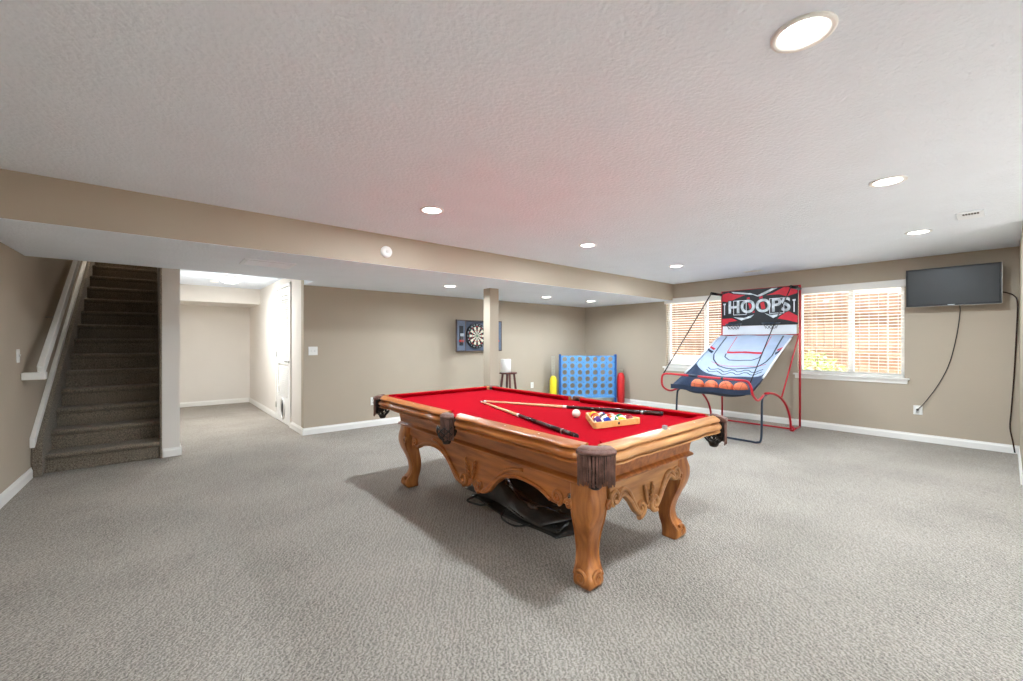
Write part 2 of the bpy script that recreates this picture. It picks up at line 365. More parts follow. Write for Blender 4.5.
bm = B(); box(bm, .3 + .155, .3 + .175, -.03, 3.2, .002, 2.4)
obj('edge_carpet_shade', bm, 'shaded_carpet', st, .006)  # carpet stringer low down; higher up a dark strip for shaded wall
# handrail
hr = thing('handrail', 'white painted handrail on the left wall above the stairs', 'handrail', (XL(5.6), 5.6, .9))
def hz(y): return 1.015 + .70 * (y - 5.63)
bm = B()
p = Vector((.112, .03, hz(5.63) - .9)); q = Vector((.112 + .03 * 3.9, 3.9, hz(9.5) - .9))
beam(bm, p, q, .045, .10)
obj('rail', bm, 'trim', hr, .008)
bm = B(); box(bm, .004, .15, -.03, .06, hz(5.63) - .9 - .075, hz(5.63) - .9 - .01); obj('end_return', bm, 'trim', hr, .006)
for s in (.9, 2.2, 3.4):
    bm = B(); z = hz(5.6 + s) - .9; tube(bm, [(.0 + .03 * s, s, z - .09), (.05 + .03 * s, s, z - .09), (.112 + .03 * s, s, z - .04)], .008, 8); obj('bracket', bm, 'chrome', hr)

# ================================================================ LOUVERED DOOR
d = sgroup('door_1', 'narrow white louvered door with a cat flap hole in the hall wall', (XH1, 6.9, 0))
DW = .88
bm = B(); x0, x1 = -.012, .02
box(bm, x0, x1, .0, .10, .012, 2.11); box(bm, x0, x1, DW - .10, DW, .012, 2.11)
box(bm, x0, x1, .10, DW - .10, 2.0, 2.11); box(bm, x0, x1, .10, DW - .10, .93, 1.03); box(bm, x0, x1, .10, DW - .10, .012, .42)
obj('door_frame', bm, 'white', d, .003)
for a, b_ in ((.42, .93), (1.03, 2.0)):
    bm = B(); z = a + .02
    while z < b_ - .01:
        obox(bm, (.004, DW / 2, z), Vector((.75, 0, .66)), Vector((0, 1, 0)), Vector((-.66, 0, .75)), .018, DW / 2 - .10, .003); z += .032
    obj('louver_panel', bm, 'white', d)
bm = B(); box(bm, .024, .03, .02, DW - .02, .02, 2.1); obj('backing', bm, 'offwhite', d)
bm = B()
box(bm, -.02, .0, -.045, -.002, 0.002, 2.16); box(bm, -.02, .0, DW + .002, DW + .045, 0.002, 2.16); box(bm, -.02, .0, -.045, DW + .045, 2.118, 2.165)
obj('casing', bm, 'trim', d, .003)
bm = B(); pts = [(-.018, .43 + .115 * math.cos(a), .235 + .155 * math.sin(a)) for a in [k * PI / 14 for k in range(28)]]; tube(bm, pts, .016, 8, closed=True)
obj('cat_hole_rim', bm, 'white', d)
bm = B(); lathe(bm, (-.016, .43, .235), [(.001, 0), (.10, 0), (.10, .004), (.001, .004)], 28, (1, 0, 0))
for v in bm.verts: v.co.z = .235 + (v.co.z - .235) * 1.4
obj('cat_hole', bm, 'dark', d)
bm = B(); lathe(bm, (-.012, .06, .98), [(.028, 0), (.028, .006), (.012, .01), (.012, .045)], 16, (-1, 0, 0)); tube(bm, [(-.055, .06, .98), (-.057, .12, .98), (-.052, .16, .975)], .009, 8)
obj('door_handle', bm, 'chrome', d)
for z in (.25, 1.08, 1.9):
    bm = B(); lathe(bm, (-.022, DW + .001, z - .045), [(.008, 0), (.008, .09)], 8); obj('hinge', bm, 'chrome', d)

# ================================================================ LAMPS
def add_light(name, parent, loc, power, size, color=CAN_COL, spread=180):
    l = bpy.data.lights.new(name, 'AREA'); l.spread = math.radians(spread); l.shape = 'DISK'; l.size = size; l.energy = power; l.color = color
    o = bpy.data.objects.new(name, l); COL.objects.link(o); o.parent = parent; o.location = loc; return o
def can(x, y, z, label, grp='recessed ceiling lights', k=1.0):
    t = thing('recessed_light', label, 'ceiling light', (x, y, z), group=grp)
    bm = B(); lathe(bm, (0, 0, 0), [(.098, .0), (.098, -.006), (.086, -.009), (.074, -.005), (.074, 0)], 40); obj('trim_ring', bm, 'white', t)
    bm = B(); lathe(bm, (0, 0, 0), [(.073, -.001), (.073, -.004), (.05, -.005), (.001, -.005)], 32); obj('lens', bm, 'lamp', t)
    add_light('lamp_glow', t, (0, 0, -.012), CAN_W * k, .14, spread=180 if z > 2.2 else 165)
can(1.73, .46, ZC, 'large recessed light at the top of the picture, nearest on the main ceiling')
can(3.765, .515, ZC, 'recessed light on the main ceiling left of the small air register')
can(5.745, .56, ZC, 'recessed light on the main ceiling nearest to the television')
can(5.70, 3.06, ZC, 'recessed light on the main ceiling near the beam end and the left window')
can(3.706, 3.035, ZC, 'recessed light on the main ceiling in the middle of the row along the beam')
can(1.744, 3.056, ZC, 'recessed light on the main ceiling above the beam smoke detector side')
can(3.137, 5.0, ZS, 'recessed light in the lowered ceiling just left of the square post', 'recessed lights in the lowered ceiling', .6)
can(5.173, 5.15, ZS, 'recessed light in the lowered ceiling, right of the square post', 'recessed lights in the lowered ceiling', .6)
can(6.34, 5.12, ZS, 'recessed light in the lowered ceiling nearest the far corner', 'recessed lights in the lowered ceiling', .6)
can(1.73, -2.0, ZC, 'added recessed light behind the camera, out of view'); can(-.25, .46, ZC, 'added recessed light just left of the camera, out of view', k=.8)  # both lights added out of view to brighten the room
t = thing('dome_light', 'lit round frosted dome light on the hall ceiling', 'ceiling light', (.90, 7.72, 2.275))
bm = B(); lathe(bm, (0, 0, 0), [(.15, 0), (.15, -.018), (.135, -.022), (.001, -.022)], 36); obj('base_ring', bm, 'white', t)
bm = B(); lathe(bm, (0, 0, -.02), [(.138, 0), (.135, -.03), (.11, -.06), (.07, -.078), (.001, -.085)], 36); obj('glass_dome', bm, 'domelamp', t)
l = bpy.data.lights.new('lamp_glow', 'POINT'); l.energy = 3; l.shadow_soft_size = .06; l.color = (.93, .97, 1)
o = bpy.data.objects.new('lamp_glow', l); COL.objects.link(o); o.parent = t; o.location = (0, 0, -.17)
add_light('lamp_glow', t, (0, 0, -.11), DOME_W * .7, .2, (.93, .97, 1))
def detector(loc, ax, label, r=.058):
    t = thing('smoke_detector', label, 'smoke detector', loc); a = Vector(ax)
    bm = B(); lathe(bm, (0, 0, 0), [(r, .0), (r, .012), (r * .9, .03), (r * .5, .036), (.001, .036)], 28, a); obj('housing', bm, 'white', t)
    bm = B(); lathe(bm, a * .036, [(r * .3, 0), (r * .3, .003), (.001, .003)], 16, a); obj('button', bm, 'offwhite', t)
# lamp added over the unseen upper landing, brightens the stair treads
t = thing('landing_added_light', 'added ceiling light over the upper landing, out of view', 'ceiling light', (-.3, 9.6, 4.5))
bm = B(); lathe(bm, (0, 0, 0), [(.12, 0), (.12, -.03), (.08, -.06), (.001, -.07)], 28); obj('glass_dome', bm, 'domelamp', t)
add_light('lamp_glow', t, (0, 0, -.09), 17, .2, (1, .96, .9))
detector((1.796, YBM, 2.186), (0, -1, 0), 'round white smoke detector on the beam face')
detector((.76, 8.35, 2.275), (0, 0, -1), 'small round white smoke detector on the hall ceiling beyond the dome light')

def vent(name, x, y, z, w, l, label, cat='vent', n=8, slot='dark', part=1.0):
    t = thing(name, label, cat, (x, y, z))
    bm = B(); box(bm, -w / 2, w / 2, -l / 2, l / 2, -.006, 0); obj('frame', bm, 'white', t, .003)
    bm = B()
    for k in range(n):
        yy = (-l / 2 + .025 + (l - .05) * (k + .5) / n) * part
        box(bm, -w / 2 + .025, w / 2 - .025, yy - (l - .05) / n * .3 * part, yy + (l - .05) / n * .3 * part, -.010, -.004)
    obj('louvers', bm, slot, t)
t = thing('air_register', 'small white air register in the ceiling at the upper right', 'vent', (5.29, .197, ZC))
bm = B(); box(bm, -.14, .14, -.08, .08, -.008, 0); obj('frame', bm, 'grille', t, .003)
bm = B()
for k in range(6): box(bm, -.085, -.03, -.052 + k * .0165, -.040 + k * .0165, -.0095, -.007)
obj('louvers', bm, 'dark', t)
vent('air_register', 7.0, 2.51, ZC, .12, .26, 'small white air register in the ceiling above the basketball game', 'vent', 7, 'offwhite')
t = thing('return_air_grille', 'wide white return air grille in the lowered ceiling left of the beam detector', 'vent', (.86, 4.70, ZS))
bm = B(); box(bm, -.22, .22, -.16, .16, -.014, 0); obj('frame', bm, 'grille', t, .004)
bm = B()
for k in range(16): obox(bm, (0, -.12 + k * .016, -.016), Vector((1, 0, 0)), Vector((0, .9, .44)), Vector((0, -.44, .9)), .19, .006, .0012)
obj('louvers', bm, 'grille', t)

def plate(loc, nrm, label, name, cat, toggles=1, w=.075):
    nrm = Vector(nrm); t = thing(name, label, cat, loc); up = Vector((0, 0, 1)); s = nrm.cross(up)
    bm = B(); obox(bm, nrm * .004, s, up, nrm, w / 2, .058, .004); obj('cover_plate', bm, 'white', t, .002)
    if name == 'light_switch':
        for k in range(toggles):
            bm = B(); obox(bm, nrm * .012 + s * ((k - (toggles - 1) / 2) * .046), s, (up + nrm * .3).normalized(), nrm, .005, .014, .005); obj('toggle', bm, 'white', t, .002)
    else:
        for k in (-1, 1):
            bm = B(); lathe(bm, nrm * .006 + up * .02 * k, [(.016, 0), (.016, .004), (.001, .004)], 16, nrm)
            obj('socket', bm, 'offwhite', t)
            bm = B()
            for j in (-1, 1): obox(bm, nrm * .0105 + up * .02 * k + s * .006 * j, s, up, nrm, .001, .004, .0008)
            obj('slots', bm, 'dark', t)
plate((1.68, YB, 1.15), (0, -1, 0), 'white double light switch on the back wall near the hall corner', 'light_switch', 'light switch', 2, .118)
plate((XL(5.49), 5.49, 1.156), (1, -.03, 0), 'white light switch on the left wall before the handrail', 'light_switch', 'light switch', 1)
plate((5.822, YB, .40), (0, -1, 0), 'white outlet on the back wall right of the stool', 'wall_outlet', 'outlet')
plate((2.53, YB, .38), (0, -1, 0), 'white outlet low on the back wall behind the left table corner', 'wall_outlet', 'outlet')
plate((XW, .733, .40), (-1, 0, 0), 'white outlet below the television with a cord plugged in', 'wall_outlet', 'outlet', w=.085)

# ================================================================ POOL TABLE
TC = Vector((2.178, 2.43, 0))
pt = thing('pool_table', 'carved honey oak pool table with red cloth and leather pockets', 'pool table', TC)
HA, HB, ZB, ZR = .605, 1.19, .765, .80
def outline_bed():
    pts = []; r = .062; cx, cy = HA + .012, HB + .012
    def arc(c, a0, a1, rr, n=10): return [(c[0] + rr * math.cos(a0 + (a1 - a0) * i / n), c[1] + rr * math.sin(a0 + (a1 - a0) * i / n)) for i in range(n + 1)]
    # counter clockwise from bottom left corner, circular bites for the pockets
    e = HA + .02; f = HB + .02
    pts += arc((-cx, -cy), PI / 2 - .15, .15, r); pts += arc((cx, -cy), PI - .15, PI / 2 + .15, r)
    pts += arc((e + .035, 0), -PI / 2 - .9, -PI * 1.5 + .9, .052)
    pts += arc((cx, cy), 1.5 * PI - .15, PI + .15, r); pts += arc((-cx, cy), -.15, -PI / 2 + .15, r)
    pts += arc((-e - .035, 0), PI / 2 - .9, -PI / 2 + .9, .052)
    return pts
bm = B(); prism(bm, outline_bed(), (0, 0, ZB - .03), (1, 0, 0), (0, 1, 0), (0, 0, 1), .03)
obj('playing_cloth', bm, 'felt', pt)
def rail(p, q, nrm, m, amp=.008, waves=True):
    p, q, nrm = Vector(p), Vector(q), Vector(nrm); d = q - p; L = d.length; rings = []; N = 64
    prof = [(0, .706), (0, .797), (.006, .800), (.036, .795), (.058, .789), (.066, .785), (.069, .779), (.066, .774), (.058, .772), (.055, .768), (.058, .763), (.070, .756), (.077, .746), (.079, .735), (.074, .727), (.062, .722), (.060, .718), (.070, .714), (.072, .708), (.06, .704)]
    for i in range(N + 1):
        s = i / N; e = min(s, 1 - s) * L
        w = (.009 * math.exp(-((e - .10) / .05) ** 2) - .007 * math.exp(-((e - .24) / .06) ** 2) + .004 * math.sin(PI * s)) if waves else 0
        w -= .03 * max(0, 1 - e / .05) ** 2
        rings.append([p + d * s + nrm * (o * 1.0 + (w if o > .055 else 0)) + Vector((0, 0, z)) for o, z in prof])
    bm = B(); loft(bm, rings, smooth=False); return obj('rail', bm, m, pt)
CE = .045                                            # gap from the inner corner to the rail end
for sx in (-1, 1):
    for a, b_ in ((-HB + CE, -.062), (.062, HB - CE)):
        rail((sx * HA, a, 0), (sx * HA, b_, 0), (sx, 0, 0), 'oak')
for sy in (-1, 1):
    rail((-HA + CE - .03, sy * HB, 0), (HA - CE + .03, sy * HB, 0), (0, sy, 0), 'oakx')
def cushion(p, q, nin):
    p, q, nin = Vector(p), Vector(q), Vector(nin); d = (q - p).normalized(); bm = B(); rings = []
    prof = [(0, .766), (0, .7985), (.03, .7995), (.046, .798), (.050, .793), (.046, .787), (.030, .766)]
    L = (q - p).length
    for s, c in ((0, 1), (1, -1)):
        rings.append([p + d * (L * s) + nin * o + d * c * (o * .8) + Vector((0, 0, z)) for o, z in prof])
    loft(bm, rings, smooth=False); obj('cushion', bm, 'felt', pt)
for sx in (-1, 1):
    cushion((sx * HA, -HB + .05, 0), (sx * HA, -.065, 0), (-sx, 0, 0)); cushion((sx * HA, .065, 0), (sx * HA, HB - .05, 0), (-sx, 0, 0))
for sy in (-1, 1): cushion((-HA + .05, sy * HB, 0), (HA - .05, sy * HB, 0), (0, -sy, 0))
# cabinet: flared body with base moulding
bm = B(); rings = []
for z, o in ((.535, -.006), (.540, .006), (.550, .010), (.560, .002), (.568, -.010), (.69, .006), (.713, .010)):
    hx, hy = .497 + o, 1.10 + o
    rings.append([Vector((sx * hx, sy * hy, z)) for sx, sy in ((-1, -1), (1, -1), (1, 1), (-1, 1))])
loft(bm, rings, smooth=False); obj('cabinet', bm, 'oak', pt, .002)
bm = B(); box(bm, -HA + .06, HA - .06, -HB + .06, HB - .06, .712, .736); obj('slate', bm, 'stone', pt)
spots = [(sx * (HA + .030), q * k) for sx in (-1, 1) for q in (-1, 1) for k in (.29, .56, .84)] + [(k, sy * (HB + .030)) for sy in (-1, 1) for k in (-.29, 0, .29)]
for x, y in spots:
    bm = B(); lathe(bm, (x, y, .7955), [(.005, -.001), (.005, .0012), (.0001, .0012)], 10); obj('rail_sight', bm, 'offwhite', pt)
def spiral(bm, c, ux, uy, r0, turns=1.6, th=.011, hand=1, start=0):
    c, ux, uy = Vector(c), Vector(ux), Vector(uy); n = int(26 * turns); pts = []; rr = []
    for i in range(n + 1):
        s = i / n; a = start + hand * s * turns * 2 * PI; r = r0 * (1 - .86 * s)
        pts.append(c + ux * math.cos(a) * r + uy * math.sin(a) * r); rr.append(th * (1 - .45 * s))
    tube(bm, pts, rr, 8)
# aprons
def half_mirror(h): return [(-x, z) for x, z in reversed(h)] + h
sideh = [(.0, .29), (.03, .262), (.06, .245), (.14, .25), (.20, .275), (.27, .345), (.36, .408), (.47, .435), (.58, .435), (.70, .415), (.775, .38), (.83, .378), (.875, .42), (.90, .46), (.935, .47), (.935, .54)]
endh = [(.0, .33), (.03, .30), (.08, .29), (.12, .32), (.17, .385), (.225, .435), (.26, .438), (.295, .412), (.33, .412), (.35, .45), (.355, .54)]
for sx in (-1, 1):
    bm = B(); prism(bm, half_mirror(sideh), (sx * .464 - .014, 0, 0), (0, 1, 0), (0, 0, 1), (1, 0, 0), .028); ap = obj('side_apron', bm, 'oak', pt, .007, seg=3)
    bm = B(); X = sx * .482
    edge = [(y, z + .016) for y, z in sideh[2:11]]
    for s in (-1, 1):
        tube(bm, smooth_path([(X, s * y, z) for y, z in edge], 3), .012, 8)
        spiral(bm, (X, s * .825, .425), (0, s, 0), (0, 0, 1), .04, 1.6, .013, 1, -1.2)
        spiral(bm, (X, s * .095, .295), (0, s, 0), (0, 0, 1), .042, 1.5, .016, -1, -1.6)
        tube(bm, smooth_path([(X, s * .13, .262), (X, s * .20, .315), (X, s * .29, .40), (X, s * .40, .475), (X, s * .54, .505)], 4), [.012] * 17, 8)
        for k in range(5):
            tube(bm, smooth_path([(X, s * (.012 + .004 * k), .32 + .022 * k), (X + sx * .012, s * (.035 + .004 * k), .34 + .026 * k), (X, s * (.05 + .003 * k), .375 + .02 * k)], 3), .008, 6)
    obj('carving', bm, 'oak', ap)
for sy in (-1, 1):
    bm = B(); prism(bm, half_mirror(endh), (0, sy * 1.07 - .014, 0), (1, 0, 0), (0, 0, 1), (0, 1, 0), .028); ap = obj('end_apron', bm, 'oakx', pt, .007, seg=3)
    bm = B(); Y = sy * 1.088
    for s in (-1, 1):
        tube(bm, smooth_path([(s * x, Y, z + .014) for x, z in endh[2:9]], 3), .012, 8)
        spiral(bm, (s * .315, Y, .455), (s, 0, 0), (0, 0, 1), .042, 1.6, .013, 1, -1.2)
        spiral(bm, (s * .075, Y, .335), (s, 0, 0), (0, 0, 1), .048, 1.5, .016, -1, -1.2)
        tube(bm, smooth_path([(s * .30, Y, .44), (s * .25, Y, .485), (s * .19, Y, .46), (s * .14, Y, .385), (s * .10, Y, .325)], 4), .012, 8)
        for k in range(4):
            tube(bm, smooth_path([(s * (.008 + .005 * k), Y, .345 + .02 * k), (s * (.022 + .005 * k), Y + sy * .014, .36 + .022 * k), (s * (.03 + .004 * k), Y, .395 + .022 * k)], 3), .009, 6)
    obj('carving', bm, 'oakx', ap)
# cabriole legs
def leg(sx, sy):
    bx, by = sx * .42, sy * .99
    st_ = [(.0, .010, .046), (.008, .014, .052), (.03, .020, .057), (.06, .018, .056), (.085, .008, .050), (.12, -.006, .043), (.17, -.014, .041), (.23, -.010, .045), (.29, .004, .051), (.35, .020, .059), (.41, .028, .065), (.46, .024, .068), (.50, .014, .069), (.545, .008, .069)]
    bm = B(); rings = []
    P = smooth_path([(a, b, c) for a, b, c in st_], 3)
    for p in P:
        z, o, h = p; ring = []
        for ca, cb in ((-1, -1), (1, -1), (1, 1), (-1, 1)):
            for k in range(4):                       # rounded corners
                a = math.atan2(cb, ca) + (k - 1.5) * .36; r = h * .25
                ring.append(Vector((bx + sx * o + ca * (h - r) + r * math.cos(a) * 1.2, by + sy * o + cb * (h - r) + r * math.sin(a) * 1.2, max(z, .001))))
        rings.append(ring)
    loft(bm, rings); lg = obj('leg', bm, 'oakz', pt)
    bm = B()
    # foot scrolls and knee volutes on the outward faces
    for ax in (0, 1):
        if ax == 0: c = Vector((bx + sx * .074, by + sy * .012, .055)); u = Vector((0, 1, 0)); sg = sy
        else: c = Vector((bx + sx * .012, by + sy * .074, .055)); u = Vector((1, 0, 0)); sg = sx
        spiral(bm, c, u * sg, (0, 0, 1), .038, 1.5, .011, -1, 2.2)
        kn = Vector((bx - sx * .05, by + sy * .098, .425)) if ax else Vector((bx + sx * .098, by - sy * .05, .425))
        spiral(bm, kn, u * -sg, (0, 0, 1), .026, 1.5, .010, 1, 0)
        # raised edge bead following the S curve
        path = []
        for z, o, h in st_[3:12]:
            e = -h * .93
            path.append((bx + sx * (o + e), by + sy * (o + h * .97), z) if ax else (bx + sx * (o + h * .97), by + sy * (o + e), z))
        tube(bm, smooth_path(path, 3), .008, 6)
    obj('carving', bm, 'oakz', lg)
for sx in (-1, 1):
    for sy in (-1, 1): leg(sx, sy)
# pockets
def pocket(c, a0, a1, R, fr, nfr, zt_=.795, zf=.615, side=False):
    c = Vector(c); t = B(); arc = lambda r, z, n: [c + Vector((r * math.cos(a0 + (a1 - a0) * i / n), r * math.sin(a0 + (a1 - a0) * i / n), z)) for i in range(n + 1)]
    n = 18
    ring = [[c + Vector((rr * math.cos(a0 + (a1 - a0) * i / n), rr * math.sin(a0 + (a1 - a0) * i / n), z)) for rr, z in ((R - .050, .788), (R - .048, .799), (R - .02, .800), (R + .002, .792), (R + .006, .780), (R, .768), (R - .02, .768), (R - .05, .775))] for i in range(n + 1)]
    loft(t, ring); pk = obj('pocket', t, 'leather', pt)
    bm = B(); lathe(bm, (c.x * .985, c.y * (.985 if not side else 1), 0), [(.001, .700), (.056, .700), (.060, .735), (.060, .764), (.056, .764), (.054, .74), (.05, .712), (.001, .708)], 20)
    obj('liner', bm, 'dleather', pk)
    if fr:
        bm = B()
        loft(bm, [[c + Vector((rr * math.cos(a0 + (a1 - a0) * i / n), rr * math.sin(a0 + (a1 - a0) * i / n), z)) for rr, z in ((R - .016, .785), (R - .010, .785), (R - .010, zf + .03), (R - .016, zf + .03))] for i in range(n + 1)])
        obj('fringe_backing', bm, 'dleather', pk)
        bm = B()
        for i in range(nfr):
            for lay in (0,):
                s = (i + .5 + .3 * lay) / nfr; a = a0 + (a1 - a0) * s; r = R + .005 - .006 * lay
                dl = random.uniform(-.006, .006); w = (a1 - a0) * R / nfr * .42
                o0 = Vector((math.cos(a), math.sin(a), 0)); tt = Vector((-math.sin(a), math.cos(a), 0))
                b1 = c + o0 * r + tt * random.uniform(-.002, .002)
                path = []
                for z in (.788, .745, .69, zf + .01 + dl):
                    q = b1 + o0 * random.uniform(-.002, .003) + tt * random.uniform(-.0015, .0015); q.z = z; path.append(q)
                tube(bm, path, [w * .8, w, w, w * 1.1], 6)
        obj('fringe', bm, 'leather', pk)
        bm = B()
        ring = [[c + Vector(((R + q) * math.cos(a0 + (a1 - a0) * i / n), (R + q) * math.sin(a0 + (a1 - a0) * i / n), z)) for q, z in ((-.004, .766), (.012, .766), (.014, .775), (.012, .786), (-.004, .786))] for i in range(n + 1)]
        loft(bm, ring); obj('leather_band', bm, 'leather', pk)
    # woven net bag
    bm = B(); nc = Vector((c.x, c.y, 0)) + Vector((math.cos((a0 + a1) / 2), math.sin((a0 + a1) / 2), 0)) * .045
    m_ = 8
    prof = [(.062, .715), (.066, .69), (.062, .665), (.048, .64), (.03, .622)]
    for k in range(m_):
        for h in (1, -1):
            tube(bm, smooth_path([nc + Vector((r * math.cos(2 * PI * (k + h * j * .5) / m_), r * math.sin(2 * PI * (k + h * j * .5) / m_), z)) for j, (r, z) in enumerate(prof)], 2), .0045, 5)
    lathe(bm, nc + Vector((0, 0, 0)), [(.001, .595), (.022, .595), (.026, .60), (.034, .622), (.03, .628), (.001, .628)], 14)
    obj('net', bm, 'dleather', pk)
for sx, sy, a in ((-1, -1, PI), (1, -1, 1.5 * PI), (1, 1, 0), (-1, 1, PI / 2)):
    pocket((sx * .580, sy * 1.160, 0), a - .06, a + PI / 2 + .06, .110, True, 24)
for sx in (-1, 1):
    a = PI if sx < 0 else 0
    pocket((sx * (HA + .030), 0, 0), a - 1.15, a + 1.15, .070, True, 12, side=True)

def table_pt(x, y, z=0): return Vector((x, y, z))
# cues
def cue(tip, butt, label):
    tip, butt = Vector(tip), Vector(butt); d = (butt - tip); L = d.length; u = d.normalized()
    t = thing('pool_cue', label, 'pool cue', tip, group='pool cues on the table')
    zo = lambda r: Vector((0, 0, 0))
    def seg(name, a, b_, ra, rb, m):
        bm = B(); tube(bm, [u * L * a, u * L * b_], [ra, rb], 12); return obj(name, bm, m, t)
    seg('tip', 0, .01, .006, .0062, 'blackmetal'); seg('ferrule', .01, .025, .0063, .0064, 'white'); seg('shaft', .025, .50, .0066, .0105, 'maple')
    seg('joint_collar', .50, .52, .0112, .0112, 'white'); seg('butt', .52, .70, .0108, .0130, 'cuebutt'); seg('grip', .70, .90, .0134, .0146, 'cuebutt')
    seg('end_ring', .90, .91, .0150, .0150, 'chrome'); seg('butt_sleeve', .91, .99, .0148, .0154, 'cuebutt'); seg('bumper', .99, 1, .0145, .013, 'black')
cue((2.114, 2.885, ZB + .007), (1.694, 1.460, ZB + .0165), 'pool cue lying nearer the camera with its dark butt toward the near corner')
cue((2.145, 2.90, ZB + .007), (2.68, 1.535, ZB + .0165), 'pool cue lying behind the ball rack with its butt to the right')

# triangle rack and balls
RC = [Vector(p) for p in ((2.325, 1.955), (2.02, 1.555), (2.375, 1.55))]
bcol = {1: (240, 190, 40), 2: (30, 50, 140), 3: (200, 40, 35), 4: (90, 40, 110), 5: (236, 120, 40), 6: (20, 110, 70), 7: (130, 30, 40), 8: (18, 18, 20), 9: (240, 190, 40), 10: (30, 50, 140), 11: (200, 40, 35), 12: (90, 40, 110), 13: (236, 120, 40), 14: (20, 110, 70), 15: (130, 30, 40)}
bname = {1: 'yellow', 2: 'dark blue', 3: 'red', 4: 'purple', 5: 'orange', 6: 'green', 7: 'maroon', 8: 'black', 9: 'yellow', 10: 'blue', 11: 'red', 12: 'purple', 13: 'orange', 14: 'green', 15: 'maroon'}
M['ball_white'] = mat('cue_ball_white', (240, 234, 220), .12)
for k in range(1, 9): M['b%d' % k] = mat('ball_%s' % bname[k].replace(' ', '_'), bcol[k], .12)
RB = .0284; sidel = .305
# frame of an equilateral triangle: apex toward the cue ball
cen = Vector((2.17, 1.625)); ang = math.radians(77)
apexd = Vector((math.cos(ang), math.sin(ang))); sided = Vector((-apexd.y, apexd.x))
tri = [cen + apexd * .220, cen - apexd * .110 + sided * .1905, cen - apexd * .110 - sided * .1905]
def corner_cut(tri, k=.05):
    out = []
    for i in range(3):
        p, a, b_ = tri[i], tri[i - 1], tri[(i + 1) % 3]; out += [p.lerp(a, k), p.lerp(b_, k)]
    return out
rk = thing('ball_rack', 'light wooden triangle rack around the billiard balls', 'ball rack', (cen.x, cen.y, ZB))
def ringtri(off, z):
    pts = corner_cut([p + (p - cen).normalized() * off for p in tri]); return [Vector((p.x - cen.x, p.y - cen.y, z)) for p in pts]
bm = B(); o_, i_ = ringtri(0, .002), ringtri(-.019, .002); o2, i2 = ringtri(0, .040), ringtri(-.019, .040)
n = 6; vo = [[bm.verts.new(p) for p in r] for r in (o_, o2, i2, i_)]
for a in range(4):
    for k in range(n): bm.faces.new((vo[a][k], vo[a][(k + 1) % n], vo[(a + 1) % 4][(k + 1) % n], vo[(a + 1) % 4][k]))
obj('frame', bm, 'rack', rk, .003)
for i in range(3):
    bm = B(); m1 = (tri[i] + tri[(i + 1) % 3]) / 2 - cen; nn = m1.normalized()
    lathe(bm, (m1.x + nn.x * .0005, m1.y + nn.y * .0005, .021), [(.008, -.001), (.008, .0012), (.0005, .0012)], 10, (nn.x, nn.y, 0)); obj('inlay_dot', bm, 'dark', rk)
order = [1, 10, 3, 11, 8, 5, 6, 13, 15, 4, 7, 9, 14, 2, 12]
rows = ['apex', 'second row', 'third row', 'fourth row', 'back row']
pi_ = 0; D = 2 * RB + .0016
for r in range(5):
    for c_ in range(r + 1):
        p = cen + apexd * (.1326 - r * D * .866) + sided * ((c_ - r / 2) * D)
        k = order[pi_]; pi_ += 1; base = k if k <= 8 else k - 8
        lab = '%s %s billiard ball in the rack, %s from the cue ball' % ('striped' if k > 8 else 'solid', bname[k], rows[r])
        t = thing('billiard_ball', lab, 'billiard ball', (p.x, p.y, ZB + RB + .0005), group='billiard balls in the rack')
        t.rotation_euler = (random.uniform(-1, 1), random.uniform(-1, 1), random.uniform(0, 6))
        bm = B(); sphere(bm, (0, 0, 0), RB, 24, 16); obj('body', bm, 'ball_white' if k > 8 else 'b%d' % k, t)
        if k > 8:
            bm = B(); lathe(bm, (0, 0, 0), [(RB * 1.008 * math.cos(a), RB * 1.008 * math.sin(a)) for a in [(-.55 + 1.1 * i / 8) for i in range(9)]], 24); obj('stripe', bm, 'b%d' % base, t)
        bm = B()
        lathe(bm, (RB * .95, 0, 0), [(.008, 0), (.007, RB * .07), (.0003, RB * .075)], 14, (1, 0, 0)); obj('number_disc', bm, 'ball_white', t)
bm = B(); sphere(bm, (0, 0, 0), RB, 24, 16)
tag(obj('cue_ball', bm, 'ball_white', loc=(2.180, 1.885, ZB + RB + .0005)), 'plain white cue ball beside the apex of the rack', 'billiard ball')
# chalk on the end rail
t = thing('cue_chalk', 'small pale chalk cube on the near wooden rail', 'chalk', (2.14, 1.215, .7975))
bm = B(); box(bm, -.011, .011, -.011, .011, 0, .022); obj('body', bm, 'stone', t, .002)
bm = B(); lathe(bm, (0, 0, .022), [(.007, -.001), (.006, .0005), (.001, -.0002)], 12); obj('worn_top', bm, 'sheet', t)

